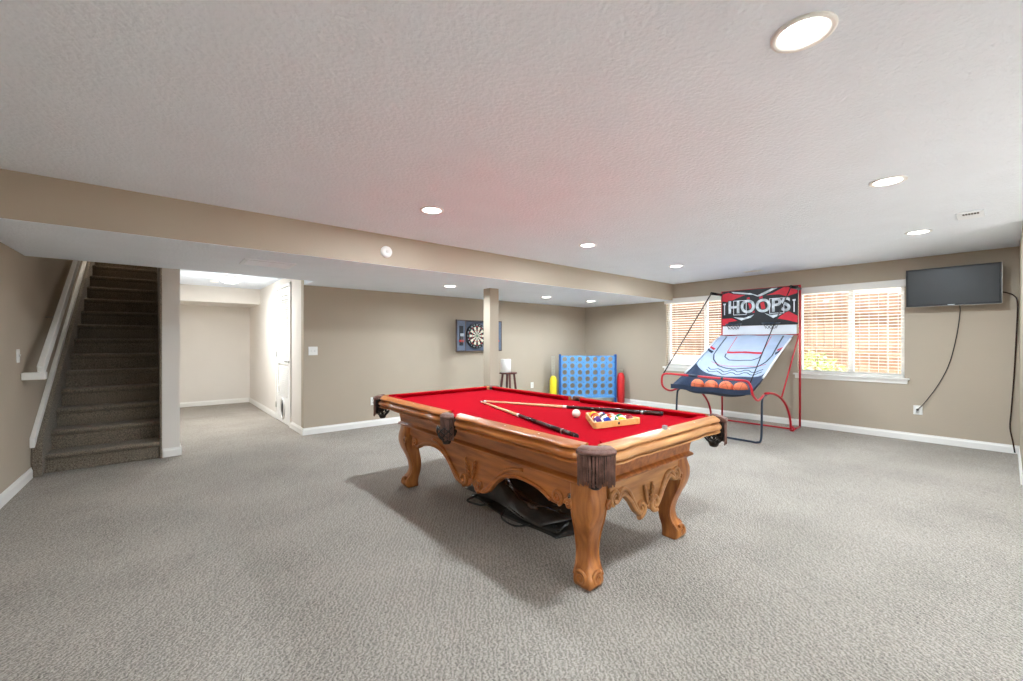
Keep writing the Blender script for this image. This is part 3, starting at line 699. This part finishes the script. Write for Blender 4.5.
# ================================================================ FOLDED COVER under the table
from mathutils import noise
cv = thing('table_cover', 'crumpled black vinyl cover folded under the pool table', 'cover', (2.24, 2.37, 0))
def sheet_layer(x0, x1, y0, y1, zb, th, seed, skew=.1, amp=.02, hump=0):
    bm = B(); nx, ny = 34, 44; top = []; bot = []
    for j in range(ny + 1):
        a, b_ = [], []
        for i in range(nx + 1):
            u, v = i / nx, j / ny
            x = x0 + (x1 - x0) * u + skew * (v - .5) + .025 * math.sin(7 * v + seed); y = y0 + (y1 - y0) * v + .03 * math.sin(5 * u + seed * 2)
            e = min(u, 1 - u, v, 1 - v) * 9; e = min(1, e) ** .6
            n_ = noise.noise(Vector((x * 5 + seed, y * 3, seed))) + .5 * abs(noise.noise(Vector((x * 11, y * 6 + seed, 3)))) * 2
            h = zb + th * e + amp * n_ * e + hump * math.exp(-((v - .72) / .2) ** 2) * e + .012 * e * math.sin(14 * u + 5 * v + seed)
            a.append(bm.verts.new((x, y, max(h, zb + .004)))); b_.append(bm.verts.new((x, y, zb)))
        top.append(a); bot.append(b_)
    for j in range(ny):
        for i in range(nx):
            f = bm.faces.new((top[j][i], top[j][i + 1], top[j + 1][i + 1], top[j + 1][i])); f.smooth = True
            bm.faces.new((bot[j][i], bot[j + 1][i], bot[j + 1][i + 1], bot[j][i + 1]))
    for j in range(ny):
        bm.faces.new((top[j][0], top[j + 1][0], bot[j + 1][0], bot[j][0])); bm.faces.new((top[j][nx], bot[j][nx], bot[j + 1][nx], top[j + 1][nx]))
    for i in range(nx):
        bm.faces.new((top[0][i], bot[0][i], bot[0][i + 1], top[0][i + 1])); bm.faces.new((top[ny][i], top[ny][i + 1], bot[ny][i + 1], bot[ny][i]))
    return bm
obj('bottom_fold', sheet_layer(-.27, .24, -.50, .50, .004, .03, 1.3, .02, .008), 'vinyl', cv)
obj('middle_fold', sheet_layer(-.24, .25, -.46, .46, .034, .035, 2.7, .03, .010), 'vinyl', cv)
obj('top_fold', sheet_layer(-.27, .26, -.42, .50, .066, .05, 4.1, .04, .034, .09), 'vinyl', cv)
bm = B(); tube(bm, smooth_path([(-.25, .40, .035), (-.33, .42, .012), (-.31, .30, .008), (-.28, .2, .03)], 5), .008, 7)
tube(bm, smooth_path([(-.25, .05, .02), (-.33, -.02, .010), (-.34, -.18, .010), (-.24, -.26, .02)], 5), .007, 7)
obj('hem_cord', bm, 'vinyl', cv)

# ================================================================ BASKETBALL GAME
bgm = thing('basketball_game', 'folding arcade basketball game with red frame standing before the windows', 'basketball game', (6.6, 2.54, 0))
O = Vector((6.6, 2.54, 0)); HY = .56
def L(x, s, z): return Vector((x - O.x, s * HY, z))
bm = B()
for s in (-1, 1): tube(bm, [L(7.30, s, .01), L(7.30, s, 2.12)], .014)
tube(bm, [L(7.30, -1, 2.11), L(7.30, 1, 2.11)], .012); tube(bm, [L(7.28, -1, 1.385), L(7.28, 1, 1.385)], .012)
obj('rear_posts', bm, 'red_tube', bgm)
for s in (-1, 1):
    bm = B()
    pts = [L(6.95, s, .02)] + [L(6.95 - .06 - .98 * (1 - math.cos(a)), s, .05 + .57 * math.sin(a)) for a in [k * PI / 2 / 10 for k in range(11)]]
    tube(bm, pts, .015); tube(bm, [L(6.95, s, .015), L(7.30, s, .015)], .013)
    obj('arched_leg', bm, 'red_tube', bgm)
    bm = B(); tube(bm, [L(7.27, s, 1.40), L(6.50, s, .50)], .010); obj('brace', bm, 'red_tube', bgm)
    bm = B(); lathe(bm, L(6.95, s, 0.001), [(.028, 0), (.028, .02), (.02, .07), (.001, .07)], 12); obj('foot_cap', bm, 'red_tube', bgm)
bm = B(); tube(bm, [L(6.95, -1, .03), L(6.95, 1, .03)], .012); obj('base_bar', bm, 'red_tube', bgm)
bm = B()
path = smooth_path([L(5.95, 1, .60), L(5.85, 1, .58), L(5.80, 1, .50), L(5.78, 1, .08), L(5.76, .93, .018), L(5.76, .8, .016)], 5) + smooth_path([L(5.76, -.8, .016), L(5.76, -.93, .018), L(5.78, -1, .08), L(5.80, -1, .50), L(5.85, -1, .58), L(5.95, -1, .60)], 5)
tube(bm, path, .013); obj('front_leg_loop', bm, 'navy_tube', bgm)
bm = B()
gp = smooth_path([L(5.85, 1.0, .60), L(5.62, 1.03, .58), L(5.45, 1.05, .66), L(5.42, 1.03, .79), L(5.42, .95, .83), L(5.42, .8, .835)], 5) + smooth_path([L(5.42, -.8, .81), L(5.42, -.95, .80), L(5.42, -1.02, .74), L(5.45, -1.04, .64), L(5.62, -1.03, .56), L(5.85, -1.0, .60)], 5)
tube(bm, gp, .014); obj('front_guard', bm, 'red_tube', bgm)
bm = B(); tube(bm, [L(5.42, .12, .826), L(5.42, .34, .829)], .018); obj('guard_joint', bm, 'navy_tube', bgm); bm = B(); tube(bm, [L(5.42, -.45, .818), L(5.42, -.40, .818)], .017); obj('guard_joint', bm, 'navy_tube', bgm)
for s in (-1, 1):
    bm = B(); tube(bm, [L(7.30, s, 2.06), L(6.90, s, 2.06)], .022, 8); tube(bm, smooth_path([L(6.90, s, 2.06), L(6.2, s, 1.48), L(5.43, s, .835 if s > 0 else .785)], 6), .0085 if s > 0 else .006)
    obj('side_rod', bm, 'blackmetal', bgm)
# playfield sheet
prof = smooth_path([(7.14, 0, 1.375), (6.85, 0, 1.20), (6.55, 0, 1.00), (6.3, 0, .82), (6.1, 0, .67), (5.92, 0, .585), (5.78, 0, .57), (5.66, 0, .60), (5.56, 0, .65)], 6)
def S(s, w, off=0):
    """point on the sheet; s 0 top .. 1 front, w -1 right .. 1 left"""
    f = s * (len(prof) - 1); i = min(int(f), len(prof) - 2); p = prof[i].lerp(prof[i + 1], f - i); d = prof[i + 1] - prof[i]
    nrm = Vector((d.z, 0, -d.x)).normalized(); nrm = nrm if nrm.z > 0 else -nrm
    sag = .03 * (1 - w * w) * math.sin(PI * min(1, s * 1.1))
    zs = 1.375 - (7.14 - p.x) * .452; zz = p.z + (max(zs, p.z) - p.z) * .9 * abs(w) ** 6
    q = Vector((p.x - O.x, w * .52, zz - sag + .006 * math.sin(9 * s + 7 * w))) + nrm * off
    return q
def surf(s0, s1, w0, w1, ns=30, nw=24, th=.004, lo=0):
    bm = B(); t_ = [[bm.verts.new(S(s0 + (s1 - s0) * i / ns, w0 + (w1 - w0) * j / nw, lo + th)) for j in range(nw + 1)] for i in range(ns + 1)]
    b_ = [[bm.verts.new(S(s0 + (s1 - s0) * i / ns, w0 + (w1 - w0) * j / nw, lo)) for j in range(nw + 1)] for i in range(ns + 1)]
    for i in range(ns):
        for j in range(nw):
            f = bm.faces.new((t_[i][j], t_[i][j + 1], t_[i + 1][j + 1], t_[i + 1][j])); f.smooth = True
            f = bm.faces.new((b_[i][j], b_[i + 1][j], b_[i + 1][j + 1], b_[i][j + 1])); f.smooth = True
    per = [(i, 0) for i in range(ns)] + [(ns, j) for j in range(nw)] + [(i, nw) for i in range(ns, 0, -1)] + [(0, j) for j in range(nw, 0, -1)]
    for k in range(len(per)):
        a, b2 = per[k], per[(k + 1) % len(per)]; bm.faces.new((t_[a[0]][a[1]], t_[b2[0]][b2[1]], b_[b2[0]][b2[1]], b_[a[0]][a[1]]))
    return bm
sh = obj('playfield_sheet', surf(0, .385, -1, 1), 'sheet', bgm)
obj('ball_tray', surf(.372, 1, -1, 1, lo=-.001), 'navy', bgm)
bm = B(); R_ = []
for i in range(25):
    w = -1 + 2 * i / 24; q = S(1, w); R_.append([q + Vector((-.012, 0, .028)), q + Vector((.01, 0, .022)), q + Vector((.01, 0, -.035)), q + Vector((-.012, 0, -.035))])
loft(bm, R_, smooth=False); obj('tray_lip', bm, 'navy', bgm)
def line(bm, pts, wd, lift=.0065):
    """flat printed strip along (s,w) points"""
    P2 = [Vector((a * .70, b)) for a, b in pts]; ring = []
    fine = []
    for a, b in zip(P2, P2[1:]):
        for k in range(6): fine.append(a.lerp(b, k / 6))
    fine.append(P2[-1]); Q = [S(p.x, p.y, lift) for p in fine]
    for i, q in enumerate(Q):
        d = (Q[min(i + 1, len(Q) - 1)] - Q[max(i - 1, 0)]).normalized(); sd_ = d.cross(Vector((-.5, 0, .86))).normalized() * wd / 2; dn = Vector((.5, 0, -.86)) * .003
        ring.append([q + sd_, q - sd_, q - sd_ + dn, q + sd_ + dn])
    loft(bm, ring, smooth=False)
bm = B()
line(bm, [(.02, .78), (.30, .78), (.36, .70), (.42, .5), (.44, .25), (.45, 0), (.44, -.25), (.42, -.5), (.36, -.70), (.30, -.78), (.02, -.78)], .020)
line(bm, [(.26, .48), (.30, .46), (.335, .3), (.345, 0), (.335, -.3), (.30, -.46), (.26, -.48)], .015)
for s0, am in ((.475, .016), (.51, .018)):
    line(bm, [(s0 + am * math.sin(k * 1.5), .72 - 1.44 * k / 16) for k in range(17)], .013)
obj('court_lines', bm, 'navy_tube', sh)
bm = B(); line(bm, [(.245, .47), (.245, -.47)], .045, .006); line(bm, [(.24, .98), (.24, .84)], .05); line(bm, [(.24, -.98), (.24, -.84)], .05)
line(bm, [(.02, .47), (.24, .47)], .008); line(bm, [(.02, -.47), (.24, -.47)], .008)
line(bm, [(.395, .72), (.41, .4), (.415, 0), (.41, -.4), (.395, -.72)], .007)
obj('red_court_print', bm, 'red_print', sh)
bm = B(); line(bm, [(.29, 1.0), (.29, .84)], .07); line(bm, [(.29, -1.0), (.29, -.84)], .07); obj('navy_tab_print', bm, 'navy', sh)
for s in (-1, 1):
    bm = B(); tube(bm, [S(k / 20, s, .004) for k in range(1, 13)], .013, 6); obj('white_edge_piping', bm, 'white_nylon', sh)
# banner
bx = 7.262
bn = obj('banner', (lambda bm: (box(bm, bx - O.x, bx + .008 - O.x, -.545, .545, 1.535, 2.11), bm)[1])(B()), 'black_print', bgm)
def flat(name, polys, m, x, parent, th=.002):
    """polygons given as (y towards left, z)"""
    for grp in ([[p] for p in polys] if name != 'white_square_print' else [polys[:4], polys[4:8], polys[8:10], polys[10:]]):
        bm = B()
        for p in grp: prism(bm, p, (x - O.x - th, 0, 0), (0, 1, 0), (0, 0, 1), (1, 0, 0), th)
        obj(name, bm, m, parent)
flat('red_splash', [[(.54, 2.06), (.44, 2.085), (.34, 2.05), (.18, 2.03), (.30, 1.99), (.44, 1.93), (.54, 1.95)], [(-.54, 2.09), (-.36, 2.10), (-.22, 2.03), (-.12, 2.0), (-.30, 2.0), (-.40, 1.96), (-.54, 2.0)],
                    [(.54, 1.55), (.54, 1.66), (.38, 1.66), (.30, 1.62), (.44, 1.60), (.46, 1.55)], [(-.54, 1.56), (-.54, 1.66), (-.42, 1.74), (-.32, 1.67), (-.28, 1.63), (-.42, 1.60)],
                    [(.10, 1.74), (.16, 1.98), (.12, 1.99), (.04, 1.74)], [(-.06, 1.76), (-.02, 1.98), (-.07, 1.99), (-.12, 1.76)]], 'red_print', bx - .001, bn)
flat('silver_beam', [[(.40, 2.10), (.36, 2.07), (.06, 2.02), (.0, 1.99), (-.04, 1.99), (.10, 2.05)], [(-.28, 2.10), (-.20, 2.10), (.0, 2.01), (-.04, 1.99)], [(.36, 1.68), (.20, 1.66), (.05, 1.71), (.10, 1.66), (.24, 1.62)], [(-.34, 1.70), (-.22, 1.64), (-.10, 1.72), (-.2, 1.69)]], 'silver_print', bx - .0012, bn)
def text_mesh(s, size, name, m, parent, y, z, x, ext=.002, sx=1, off=0):
    cu = bpy.data.curves.new(name, 'FONT'); cu.body = s; cu.size = size; cu.align_x = 'CENTER'; cu.extrude = ext; cu.offset = off
    tmp = bpy.data.objects.new('t', cu); COL.objects.link(tmp); dg = bpy.context.evaluated_depsgraph_get()
    me = bpy.data.meshes.new_from_object(tmp.evaluated_get(dg)); bpy.data.objects.remove(tmp)
    rot = Matrix(((0, 0, -1, 0), (-1, 0, 0, 0), (0, 1, 0, 0), (0, 0, 0, 1)))
    me.transform(Matrix.Translation((x - O.x, y, z)) @ rot @ Matrix.Diagonal((sx, 1, 1, 1))); me.materials.clear(); me.materials.append(M[m])
    o = bpy.data.objects.new(name, me); COL.objects.link(o); o.parent = parent; return o
text_mesh('HOOPS', .285, 'lettering_outline', 'black_print', bn, 0.0, 1.745, bx - .003, .001, .95, .018)
text_mesh('HOOPS', .285, 'lettering', 'silver_print', bn, 0.0, 1.745, bx - .006, .001, .95, .007)
polys = []
for cy in (.26, -.27):
    a, b_, c_, d_ = cy - .10, cy + .10, 1.71, 1.945; w = .008
    polys += [[(a, c_), (b_, c_), (b_, c_ + w), (a, c_ + w)], [(a, d_ - w), (b_, d_ - w), (b_, d_), (a, d_)], [(a, c_), (a + w, c_), (a + w, d_), (a, d_)], [(b_ - w, c_), (b_, c_), (b_, d_), (b_ - w, d_)]]
for cy in (.50, -.50): polys += [[(cy - .008, 1.72), (cy + .008, 1.72), (cy + .008, 1.90), (cy - .008, 1.90)], [(cy - .02, 1.885), (cy + .02, 1.885), (cy + .02, 1.91), (cy - .02, 1.91)]]
flat('white_square_print', polys, 'white_nylon', bx - .011, bn)
wb = obj('white_band', (lambda bm: (box(bm, bx - .012 - O.x, bx - .004 - O.x, -.53, .53, 1.39, 1.53), bm)[1])(B()), 'white_nylon', bgm)
# two small hoops
for cy in (.30, -.24):
    bm = B(); R0 = .115; cx = 7.10 - O.x
    tube(bm, [(cx + R0 * math.cos(a), cy + R0 * math.sin(a), 1.56) for a in [k * 2 * PI / 20 for k in range(20)]], .006, 6, closed=True)
    tube(bm, [(cx + R0, cy, 1.56), (bx - O.x, cy, 1.56)], .008, 6)
    hp = obj('hoop', bm, 'navy_tube', bgm)
    bm = B()
    for k in range(10):
        for h in (1, -1):
            tube(bm, [(cx + r * math.cos(2 * PI * (k + h * j * .5) / 10), cy + r * math.sin(2 * PI * (k + h * j * .5) / 10), z) for j, (r, z) in enumerate(((R0, 1.56), (.095, 1.53), (.078, 1.50), (.068, 1.475)))], .0022, 4)
    obj('hoop_net', bm, 'navy_tube', hp)
# small basketballs in the tray
blab = ['leftmost', 'second from the left', 'third from the left', 'rightmost']
for i, (x, y) in enumerate(((5.84, 2.815), (5.84, 2.625), (5.84, 2.43), (5.84, 2.245))):
    z = .664; r = .088
    t = thing('basketball', 'small orange basketball in the game tray, %s of the four' % blab[i], 'ball', (x, y, z), group='orange basketballs in the game tray'); t.rotation_euler = (.4 * i, .3, i * 1.1)
    bm = B(); sphere(bm, (0, 0, 0), r, 28, 18); obj('body', bm, 'ball_orange', t)
    bm = B()
    for ax in range(3):
        ps = []
        for k in range(32):
            a = k * 2 * PI / 32; c_, s_ = math.cos(a) * (r + .0003), math.sin(a) * (r + .0003); ps.append((c_, s_, 0) if ax == 0 else (c_, 0, s_) if ax == 1 else (0, c_, s_))
        tube(bm, ps, .0018, 5, closed=True)
    obj('seams', bm, 'black', t)

# ================================================================ GIANT FOUR IN A ROW
cvw = Vector((math.cos(YAW), math.sin(YAW), 0)); crt = Vector((math.sin(YAW), -math.cos(YAW), 0))
gc = Vector((6.752, 5.537, 0))
gm = thing('four_in_a_row_game', 'giant blue four in a row board standing in the far corner', 'game', gc, math.atan2(crt.y, crt.x))
PW, PH = .155, .135; zt0 = .922; NX, NZ = 7, 6
def panel(y):
    bm = B(); n = 20; r = .052
    for i in range(NX):
        for j in range(NZ):
            cx, cz = (i - 3) * PW, zt0 - j * PH; sq, ci = [], []
            for k in range(n):
                a = k * 2 * PI / n; c_, s_ = math.cos(a), math.sin(a); m_ = max(abs(c_), abs(s_))
                sq.append((cx + c_ / m_ * PW / 2, cz + s_ / m_ * PH / 2)); ci.append((cx + c_ * r, cz + s_ * r))
            loft(bm, [[Vector((p[0], y + d, p[1])) for p in src] for src, d in ((sq, .008), (sq, 0), (ci, 0), (ci, .008), (sq, .008))], caps=False, smooth=False)
    bmesh.ops.remove_doubles(bm, verts=bm.verts, dist=.0005)
    return obj('front_panel' if y < 0 else 'rear_panel', bm, 'blue_board', gm)
panel(-.035); panel(.027)
w2, zlo, zhi = NX * PW / 2, zt0 - PH * 5.5, zt0 + PH / 2
for s in (-1, 1):
    bm = B(); box(bm, s * (w2 + .02) - .02, s * (w2 + .02) + .02, -.05, .05, .03, zhi + .03); box(bm, s * (w2 + .02) - .022, s * (w2 + .02) + .022, -.20, .20, .002, .05)
    obj('side_post', bm, 'blue_dark', gm, .006)
bm = B()
for i in range(NX + 1): box(bm, -w2 + i * PW - .004, -w2 + i * PW + .004, -.027, .027, zlo, zhi)
obj('column_dividers', bm, 'blue_dark', gm)
bm = B(); box(bm, -w2, w2, -.035, .035, zlo - .04, zlo); obj('release_bar', bm, 'blue_board', gm, .005)
def bag(off, mname, label, zb, zt2, ztop):
    p = gc + crt * off - cvw * .0
    t = thing('disc_bag', label, 'bag', (p.x, p.y, 0), group='disc bags beside the board game')
    bm = B(); lathe(bm, (0, 0, 0), [(.001, zb), (.06, zb + .01), (.075, zb + .05), (.075, zt2 - .06), (.055, zt2), (.03, zt2 + .03), (.001, zt2 + .035)], 18); obj('stacked_discs', bm, mname, t)
    bm = B()
    for k in range(8):
        for h in (1, -1): tube(bm, [((.03 + .006 * (j % 2)) * math.cos(2 * PI * (k + h * j * .5) / 8), (.03 + .006 * (j % 2)) * math.sin(2 * PI * (k + h * j * .5) / 8), zt2 + (ztop - zt2) * j / 8) for j in range(9)], .0035, 4)
    tube(bm, [(.034 * math.cos(a), .034 * math.sin(a), ztop) for a in [k * PI / 6 for k in range(12)]], .005, 5, closed=True)
    obj('net_neck', bm, 'net', t)
bag(-.70, 'yellow', 'tall bag of yellow discs left of the blue board game', .002, .55, .98)
bag(.68, 'redp', 'tall bag of red discs right of the blue board game', .002, .62, .70)

# ================================================================ STOOL + ROLL
sp = Vector((4.93, 5.88, 0))
t = thing('stool', 'small round dark red wooden stool against the back wall', 'stool', sp)
bm = B(); lathe(bm, (0, 0, .69), [(.001, 0), (.15, 0), (.165, .006), (.165, .022), (.155, .03), (.001, .03)], 30); obj('seat', bm, 'stool', t)
for k in range(4):
    a = PI / 4 + k * PI / 2 + .3; c_, s_ = math.cos(a), math.sin(a)
    bm = B(); beam(bm, (c_ * .105, s_ * .105, .692), (c_ * .185, s_ * .185, .003), .036, .036, (-s_, c_, 0)); obj('leg', bm, 'stool', t, .004)
for k in range(4):
    a = PI / 4 + k * PI / 2 + .3; b_ = a + PI / 2; r = .15
    bm = B(); tube(bm, [(math.cos(a) * r, math.sin(a) * r, .28 + .0 * k), (math.cos(b_) * r, math.sin(b_) * r, .28)], .010, 8); obj('stretcher', bm, 'stool', t)
t = thing('paper_roll', 'white paper towel roll standing on the dark stool', 'paper roll', (4.87, 5.88, .7205))
bm = B(); prof_ = [(.022, .001), (.088, .001), (.092, .004), (.092, .236), (.088, .24), (.022, .24), (.022, .001)]; lathe(bm, (0, 0, 0), prof_, 28); obj('paper', bm, 'white', t)
bm = B(); lathe(bm, (0, 0, 0), [(.0215, .0), (.0215, .242), (.019, .242), (.019, 0.0)], 20); obj('core', bm, 'net', t)

# ================================================================ DART CABINET
dc = Vector((4.42, YB, 1.38)); t = thing('dart_cabinet', 'open dart cabinet with a dartboard hung on the back wall', 'dart cabinet', dc)
w, h = .265, .275
bm = B(); box(bm, -w, w, -.018, -.001, -h, h); obj('back_panel', bm, 'grey_felt', t)
bm = B(); box(bm, -w, -w + .015, -.075, -.018, -h, h); box(bm, w - .015, w, -.075, -.018, -h, h); box(bm, -w + .015, w - .015, -.075, -.018, h - .015, h); box(bm, -w + .015, w - .015, -.075, -.018, -h, -h + .015)
obj('case', bm, 'walnut', t, .002)
yb = -.056
bm = B(); lathe(bm, (0, yb + .038, 0), [(.001, 0), (.226, 0), (.226, .036), (.222, .038), (.001, .038)], 60, (0, -1, 0)); db = obj('dartboard', bm, 'black_print', t)
def wedge(bm, k, r0, r1, y, n=4):
    a0 = PI / 2 + (k - .5) * PI / 10; pts = []
    for i in range(n + 1): a = a0 + i * PI / 10 / n; pts.append((r1 * math.cos(a), r1 * math.sin(a)))
    for i in range(n, -1, -1): a = a0 + i * PI / 10 / n; pts.append((r0 * math.cos(a), r0 * math.sin(a)))
    prism(bm, pts, (0, y, 0), (1, 0, 0), (0, 0, 1), (0, -1, 0), .0015)
bm = B(); bm2 = B(); bm3 = B()
for k in range(20):
    if k % 2: wedge(bm, k, .016, .099, yb); wedge(bm, k, .107, .162, yb)
    for a, b_ in ((.099, .107), (.162, .170)): wedge(bm2 if k % 2 else bm3, k, a, b_, yb)
obj('cream_segments', bm, 'cream', db); obj('green_scoring', bm2, 'green', db); obj('red_scoring', bm3, 'redp', db)
bm = B(); lathe(bm, (0, yb, 0), [(.016, 0), (.016, .002), (.001, .002)], 20, (0, -1, 0)); obj('bullseye', bm, 'green', db)
bm = B()
nums = [20, 1, 18, 4, 13, 6, 10, 15, 2, 17, 3, 19, 7, 16, 8, 11, 14, 9, 12, 5]
obs = bm; bm.free()
for i, nmb in enumerate(nums):
    cu = bpy.data.curves.new('n', 'FONT'); cu.body = str(nmb); cu.size = .036; cu.align_x = 'CENTER'; cu.align_y = 'CENTER'; cu.extrude = .0008
    tmp = bpy.data.objects.new('t', cu); COL.objects.link(tmp); dg = bpy.context.evaluated_depsgraph_get(); me = bpy.data.meshes.new_from_object(tmp.evaluated_get(dg)); bpy.data.objects.remove(tmp)
    a = PI / 2 - i * PI / 10
    me.transform(Matrix.Translation((.197 * math.cos(a), yb - .002, .197 * math.sin(a))) @ Matrix.Rotation(PI / 2, 4, 'X') @ Matrix.Rotation(a - PI / 2 if True else 0, 4, 'Z')); me.materials.clear(); me.materials.append(M['silver_print'])
    o = bpy.data.objects.new('number', me); COL.objects.link(o); o.parent = db
for s in (-1, 1):
    hinge = Vector((s * w, -.072, 0)); ed = Vector((s * .235, -.070, 0)); u = ed.normalized(); nrm = Vector((-u.y * -s, u.x * -s, 0)) if False else Vector((u.y, -u.x, 0)) * s
    if nrm.y > 0: nrm = -nrm
    bm = B(); obox(bm, hinge + ed / 2, u, nrm, Vector((0, 0, 1)), ed.length / 2, .009, h); dr = obj('cabinet_door', bm, 'walnut', t, .003)
    bm = B(); obox(bm, hinge + ed / 2 + nrm * .0105, u, nrm, Vector((0, 0, 1)), ed.length / 2 - .02, .002, h - .02); obj('door_lining', bm, 'grey_felt', dr)
    bm = B(); obox(bm, hinge + ed / 2 + nrm * .014, u, nrm, Vector((0, 0, 1)), .05, .002, .17); obj('dart_backing', bm, 'black_print', dr)
    bm = B(); obox(bm, hinge + ed / 2 + nrm * .02 + Vector((0, 0, -.09)), u, nrm, Vector((0, 0, 1)), .06, .006, .018); obj('dart_holder', bm, 'redp', dr)
    for k in (-1, 0, 1):
        q = hinge + ed / 2 + nrm * .034 + u * .028 * k
        tt = thing('dart', 'pale dart in the %s door of the dart cabinet, %s' % ('left' if s < 0 else 'right', ['nearest the hinge', 'middle one', 'nearest the door edge'][k + 1]), 'dart', dc + q + Vector((0, 0, -.15)), group='darts in the cabinet doors')
        bm = B(); lathe(bm, (0, 0, 0), [(.0004, 0), (.0012, .03), (.0035, .032), (.004, .08), (.002, .085), (.002, .14)], 8); obj('barrel', bm, 'chrome', tt)
        bm = B(); obox(bm, (0, 0, .165), Vector((1, 0, 0)), Vector((0, 1, 0)), Vector((0, 0, 1)), .016, .0006, .026); obox(bm, (0, 0, .165), Vector((0, 1, 0)), Vector((1, 0, 0)), Vector((0, 0, 1)), .012, .0006, .026); obj('flight', bm, 'silver_print', tt)

# ================================================================ TELEVISION
ty0, ty1 = .03, .825; tz0, tz1 = 1.715, 2.18; tx = 7.30
tv = thing('television', 'flat black television mounted high on the window wall', 'television', (tx, (ty0 + ty1) / 2, (tz0 + tz1) / 2)); tv.rotation_euler = (0, math.radians(-3), 0)
hw, hh = (ty1 - ty0) / 2, (tz1 - tz0) / 2
bm = B(); box(bm, .0, .045, -hw, hw, -hh, hh); obj('body', bm, 'black', tv, .006)
bm = B(); box(bm, -.006, .0, -hw, hw, -hh, -hh + .022); box(bm, -.006, 0, -hw, hw, hh - .02, hh); box(bm, -.006, 0, -hw, -hw + .02, -hh, hh); box(bm, -.006, 0, hw - .02, hw, -hh, hh); obj('bezel', bm, 'black', tv, .003)
bm = B(); box(bm, -.003, .001, -hw + .02, hw - .02, -hh + .022, hh - .02); obj('screen', bm, 'screen', tv)
bm = B(); box(bm, -.0075, -.004, -.03, .03, -hh + .007, -hh + .014); obj('logo', bm, 'silver_print', tv)
bm = B(); box(bm, -.002, .04, -hw - .004, -hw, -hh, hh); box(bm, -.007, .0, -hw, hw, -hh - .004, -hh); obj('grey_edge', bm, 'chrome', tv)
bm = B(); box(bm, .045, XW - tx - .005, -.06, .06, -.08, .08); obj('wall_mount', bm, 'blackmetal', tv, .004)
bm = B(); tube(bm, smooth_path([(7.38, .36, 1.72), (7.45, .362, 1.62), (7.462, .39, 1.35), (7.466, .45, 1.02), (7.466, .54, .76), (7.462, .66, .52), (7.455, .735, .405)], 8), .0045, 7)
tube(bm, [(7.468, .735, .405), (7.445, .735, .405)], .012, 8)
tag(obj('power_cord', bm, 'black'), 'thin black power cord hanging from the television to the outlet', 'cord')
bm = B(); tube(bm, smooth_path([(7.38, .05, 1.85), (7.43, .0, 1.84), (7.455, -.06, 1.80), (7.455, -.085, 1.70), (7.462, -.075, 1.3), (7.465, -.06, .9), (7.455, -.04, .5), (7.44, -.03, .30), (7.43, -.05, .15), (7.42, -.065, .02)], 8), .007, 8)
tag(obj('coaxial_cable', bm, 'cuebutt'), 'dark cable running down the corner from the television to the floor', 'cord')

# ================================================================ OUTSIDE
struct(boxes('ground_outside', 'ground', [(7.7, 16, -12, 12, .1, .3), (-6, 7.7, -12, -3.25, .1, .3)]), 'unseen ground outside the windows, made pale to bounce daylight in')
fA = Vector((10.3, 7.6, 0)); fB = Vector((10.9, -2.5, 0)); fd = (fB - fA).normalized(); fl_ = (fB - fA).length
fn = thing('fence', 'light brown board fence seen through the blinds', 'fence', fA)
def ztop(s): return 2.72 - .085 * s
bm = B(); s = 0; k = 0
sdv = Vector((fd.y, -fd.x, 0))
while s < fl_:
    wv = .14; a, b_ = fd * s, fd * (s + wv - .006); off = .006 * (k % 2); th = .018
    pts = [a + sdv * off, b_ + sdv * off, b_ + sdv * (off + th), a + sdv * (off + th)]
    lo = [bm.verts.new((p.x, p.y, .30)) for p in pts]; hi = [bm.verts.new((p.x, p.y, ztop(s))) for p in pts]
    bm.faces.new(lo[::-1]); bm.faces.new(hi)
    for i in range(4): bm.faces.new((lo[i], lo[(i + 1) % 4], hi[(i + 1) % 4], hi[i]))
    s += wv; k += 1
obj('boards', bm, 'wood_fence', fn)
for dz in (-.35, -1.15, -1.95):
    bm = B(); beam(bm, Vector((0, 0, ztop(0) + dz)) + sdv * .04, fd * fl_ + Vector((0, 0, ztop(fl_) + dz)) + sdv * .04, .04, .07); obj('rail', bm, 'wood_fence', fn)
def bush(c, r, label):
    t = thing('bush', label, 'bush', c); bm = B(); rnd = random.Random(5)
    for i in range(900):
        th_, ph = rnd.uniform(0, 2 * PI), math.acos(rnd.uniform(-.3, 1)); q = Vector((math.cos(th_) * math.sin(ph), math.sin(th_) * math.sin(ph), math.cos(ph) * 1.1)) * r * rnd.uniform(.7, 1.05) + Vector((0, 0, r * .5))
        a = Vector((rnd.uniform(-1, 1), rnd.uniform(-1, 1), rnd.uniform(-1, 1))).normalized(); b_ = a.cross(Vector((rnd.uniform(-1, 1), 1, 0))).normalized(); sz = rnd.uniform(.025, .05)
        f = bm.faces.new([bm.verts.new(q + a * sz), bm.verts.new(q + b_ * sz * .5), bm.verts.new(q - a * sz), bm.verts.new(q - b_ * sz * .5)])
    obj('foliage', bm, 'leaf', t, recalc=False)
    bm = B()
    for k in range(7): a = k * .9; tube(bm, [(0, 0, 0), (math.cos(a) * r * .3, math.sin(a) * r * .3, r * .5), (math.cos(a) * r * .7, math.sin(a) * r * .7, r * 1.1)], [.015, .01, .004], 6)
    obj('stem', bm, 'stool', t)
bush(Vector((8.9, 2.25, .3)), .50, 'leafy yellow green bush outside the right window')
bm = B(); box(bm, -.3, .3, -.45, .45, 0, .65)
tag(obj('stone_block', bm, 'stone', loc=(9.3, 4.6, .3), bevel=.03), 'pale block standing outside the left window', 'block')
